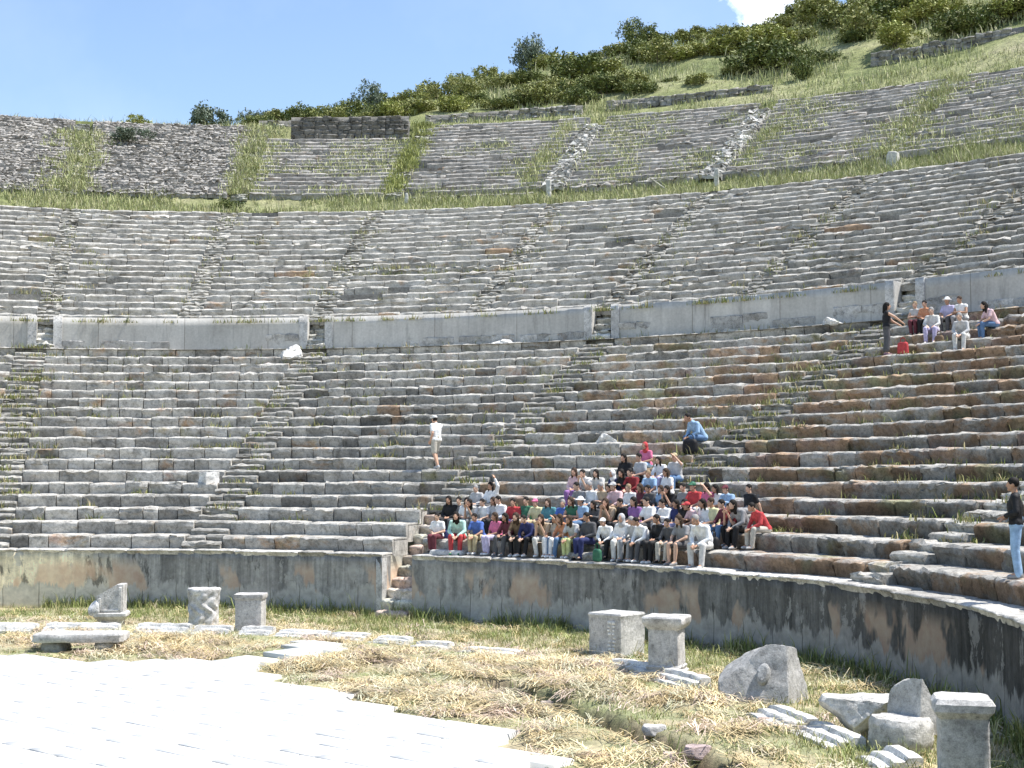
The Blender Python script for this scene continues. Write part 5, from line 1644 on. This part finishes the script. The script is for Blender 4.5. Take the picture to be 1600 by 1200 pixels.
for c in CROWD:
    x, row, pose, top, low, hd, sh = c
    rl = byrow[row]; i = rl.index(c)
    hn = {'cap': f' and {hd[1]} cap', 'hat': f' and {hd[1]} sunhat', 'scarf': f' and {hd[1]} headscarf'}.get(hd[0], '')
    if row == 6: where = 'highest in the crowd'
    elif i == 0: where = f'left end of the {ROWN[row]}'
    elif i == len(rl) - 1: where = f'right end of the {ROWN[row]}'
    else: where = f'{ROWN[row]} between {rl[i - 1][3]} and {rl[i + 1][3]}'
    lw = {'short_s': 'shorts'}.get(pose, 'trousers')
    lab = f'person in {top} top, {low} {lw}{hn}, {where}' if not hn else f'person in {top} top{hn}, {where}'
    a = azimuth_of(R1(row), Z1(row) + 0.4, x)
    loc = pt(R1(row) + 0.20 + random.uniform(-0.03, 0.05), a, Z1(row) + 0.002)
    big = 1.12 if x == 1094 else 1.0
    person(pose, loc, R_(a - 90) + random.gauss(0, 0.16) + 0.25 * (1 if x > 1050 else 0) * 0, random.uniform(0.88, 1.02) * big, top, low, hd, sh, lab, 'crowd seated on the lower rows', random.randrange(3))

# lone man bent forward above the crowd
k = 8; a = azimuth_of(R1(k), Z1(k), 1090)
person('bent_l', pt(R1(k) + 0.2, a, Z1(k)), R_(a - 90) - 0.35, 1.08, 'light blue', 'denim', D, 'black', 'lone seated person in pale blue shirt bent forward, well above the crowd', None, 1)
# walking man with the cap
k = 6; a = azimuth_of(R1(k) + 0.5, Z1(k), 681)
person('walker', pt(R1(k) + 0.45, a, Z1(k)), R_(a - 90) - R_(115), 1.05, 'white', 'beige', ('cap', 'off-white'), 'light grey', 'standing person in white shirt, beige shorts and pale cap on the empty seats', None, 0)
# resting group on the upper right rows of the lower zone
REST = [(1426, 18, 'cross_s', 'light grey', 'maroon', ('short', 'f'), 'grey', 0.2, 'seated person in light grey top and maroon trousers, left end of the resting group'),
        (1441, 18, 'lap_l', 'orange', 'black', D, 'green', 0.2, 'seated person in orange brown top and black trousers in the resting group'),
        (1452, 17, 'knees_l', 'off-white', 'lavender', ('short', 'g'), 'white', 0.3, 'seated person in off-white top and lavender trousers leaning forward in the resting group'),
        (1477, 18, 'knees_s', 'lavender', 'dark grey', ('hat', 'white'), 'white', 0.15, 'seated person in lavender shirt and white sunhat, middle of the resting group'),
        (1497, 18, 'cross_s', 'white', 'grey', ('short', 'b'), 'grey', 0.0, 'seated person in white top and grey trousers right of the white sunhat'),
        (1497, 16, 'hug_l', 'light grey', 'off-white', ('short', 'g'), 'light grey', 0.3, 'lowest seated person of the resting group, light grey top and off-white trousers'),
        (1545, 17, 'hug_s', 'pale pink', 'denim', LD, 'black', -0.5, 'seated person in pale pink top and jeans, apart at the right of the resting group')]
for x, k, pose, top, low, hd, sh, tw, lab in REST:
    a = azimuth_of(R1(k), Z1(k), x)
    person(pose, pt(R1(k) + 0.2, a, Z1(k)), R_(a - 90) + tw, random.uniform(0.98, 1.06), top, low, hd, sh, lab, 'resting group on the upper right rows', random.randrange(3))
k = 15; a = azimuth_of(R1(k) + 0.4, Z1(k), 1385)
person('reacher', pt(R1(k) + 0.4, a, Z1(k)), R_(a - 90) + R_(125), 1.03, 'black', 'dark grey', ('long', 'd'), 'mauve', 'standing person in black tank top and long dark skirt reaching towards the resting group', None, 0)
# person cut by the right edge
k = 1; a = azimuth_of(R1(k) + 0.3, Z1(k), 1594)
person('leaner', pt(R1(k) + 0.25, a, Z1(k)), R_(a - 90) - 0.4, 1.0, 'black', 'light blue', D, 'grey', 'standing person in black jacket and light jeans cut by the right edge', None, 1)


# bags
def bag(x, k, size, col, label, name='bag', du=0.05, dz=0.0):
    a = azimuth_of(R1(k) + du, Z1(k), x); p = pt(R1(k) + du, a, Z1(k) + dz)
    root = empty(name, p, R_(a - 90)); tag(root, label, 'bag')
    w, d, h = size
    q = [capsule((-w + d, 0, d), d, (w - d, 0, d), d), capsule((-w + d, 0, h - d * 0.8), d * 0.8, (w - d, 0, h - d * 0.8), d * 0.8), capsule((-w + d, 0, d), d, (-w + d, 0, h - d), d * .9), capsule((w - d, 0, d), d, (w - d, 0, h - d), d * .9), capsule((0, 0, d), d, (0, 0, h - d), d * 0.95)]
    link('pouch', fuse('pouch', q, 0.018, None, 3), cloth(CN[col]), root)
    q = []
    pts = [(-w * 0.5, 0, h - d), (-w * 0.4, 0, h + 0.10), (0, 0, h + 0.14), (w * 0.4, 0, h + 0.10), (w * 0.5, 0, h - d)]
    for s_, e_ in zip(pts, pts[1:]): q.append(capsule(s_, 0.016, e_, 0.016, 8))
    link('strap', fuse('strap', q, 0.012, None, 1), cloth(tuple(v * 0.6 for v in CN[col])), root)


bag(1411, 15, (0.20, 0.09, 0.42), 'red', 'red bag standing beside the person in the long dark skirt', dz=0.0, du=0.45)
bag(1466, 16, (0.17, 0.09, 0.24), 'brown', 'small brown bag on the step in the resting group', du=0.5)
bag(1078, 7, (0.26, 0.13, 0.46), 'black', 'black backpack on the row below the lone bent person', 'backpack', du=0.25)
bag(1114, 1, (0.2, 0.11, 0.32), 'black', 'black bag standing beside the large person in white clothes', du=0.3)
bag(693, 1, (0.16, 0.09, 0.26), 'navy', 'small navy bag beside the left end of the front row', du=0.3)
bag(932, 0.0, (0.14, 0.08, 0.34), 'green', 'dark green bag at the feet of the front row on the podium edge', du=0.42)

# ------------------------------------------------------------------ camera, light, sky
cam = bpy.data.cameras.new('camera')
cam.sensor_fit = 'HORIZONTAL'; cam.sensor_width = 36.0; cam.lens = 36.0 * FOC / 1600
cam.clip_end = 3000
co = bpy.data.objects.new('camera', cam); COL.objects.link(co)
co.location = (0, 0, CAMH); co.rotation_euler = (math.pi / 2 + PITCH, 0, 0)
scene.camera = co
SUN_AZ, SUN_EL = R_(0), R_(62)
sd = Vector((math.cos(SUN_AZ) * math.cos(SUN_EL), math.sin(SUN_AZ) * math.cos(SUN_EL), math.sin(SUN_EL)))
sl = bpy.data.lights.new('sun', 'SUN'); sl.energy = 4.6; sl.angle = R_(0.53); sl.color = (1.0, 0.96, 0.90)
so = bpy.data.objects.new('sun', sl); COL.objects.link(so)
so.rotation_euler = (-sd).to_track_quat('-Z', 'Y').to_euler(); so.location = (20, 0, 60)
w = bpy.data.worlds.new('World'); scene.world = w; w.use_nodes = True
t = w.node_tree; bg = t.nodes['Background']
sk = t.nodes.new('ShaderNodeTexSky'); sk.sky_type = 'NISHITA'; sk.sun_disc = False
sk.sun_elevation = SUN_EL; sk.sun_rotation = math.pi / 2 - SUN_AZ
sk.air_density = 1.0; sk.dust_density = 0.6; sk.ozone_density = 1.5
tc = t.nodes.new('ShaderNodeTexCoord').outputs['Generated']
u_, v_ = (1188 - 800) / FOC, (600 + 12) / FOC
cd = Vector((u_, PC - v_ * PS, PS + v_ * PC)).normalized()
vm = N(t, 'ShaderNodeVectorMath', operation='DISTANCE'); t.links.new(tc, vm.inputs[0]); vm.inputs[1].default_value = cd
nz_ = noise(t, tc, 26, 8, 0.65)
ma = N(t, 'ShaderNodeMath', operation='MULTIPLY_ADD'); t.links.new(nz_, ma.inputs[0]); ma.inputs[1].default_value = -0.075; t.links.new(vm.outputs['Value'], ma.inputs[2])
ad_ = N(t, 'ShaderNodeMath', operation='ADD'); t.links.new(ma.outputs[0], ad_.inputs[0]); ad_.inputs[1].default_value = 0.05
cl = ramp(t, ad_.outputs[0], [(0.022, 1.0), (0.046, 0.0)])
# thin high veil, wide and faint
veil = ramp(t, noise(t, tc, 3.2, 6, 0.6), [(0.45, 0.0), (0.75, 0.16)])
c1 = mix(t, veil, sk.outputs[0], (5.5, 6.0, 6.8))
c2 = mix(t, cl, c1, (13.0, 13.2, 13.6))
t.links.new(c2, bg.inputs['Color'])
bg.inputs['Strength'].default_value = 0.13
vs = scene.view_settings
scene.display_settings.display_device = 'sRGB'
vs.view_transform = 'Standard'; vs.look = 'None'; vs.gamma = 1.0; vs.exposure = 0.82; vs.use_curve_mapping = False
scene.cycles.max_bounces = 6
scene.cycles.use_denoising = True
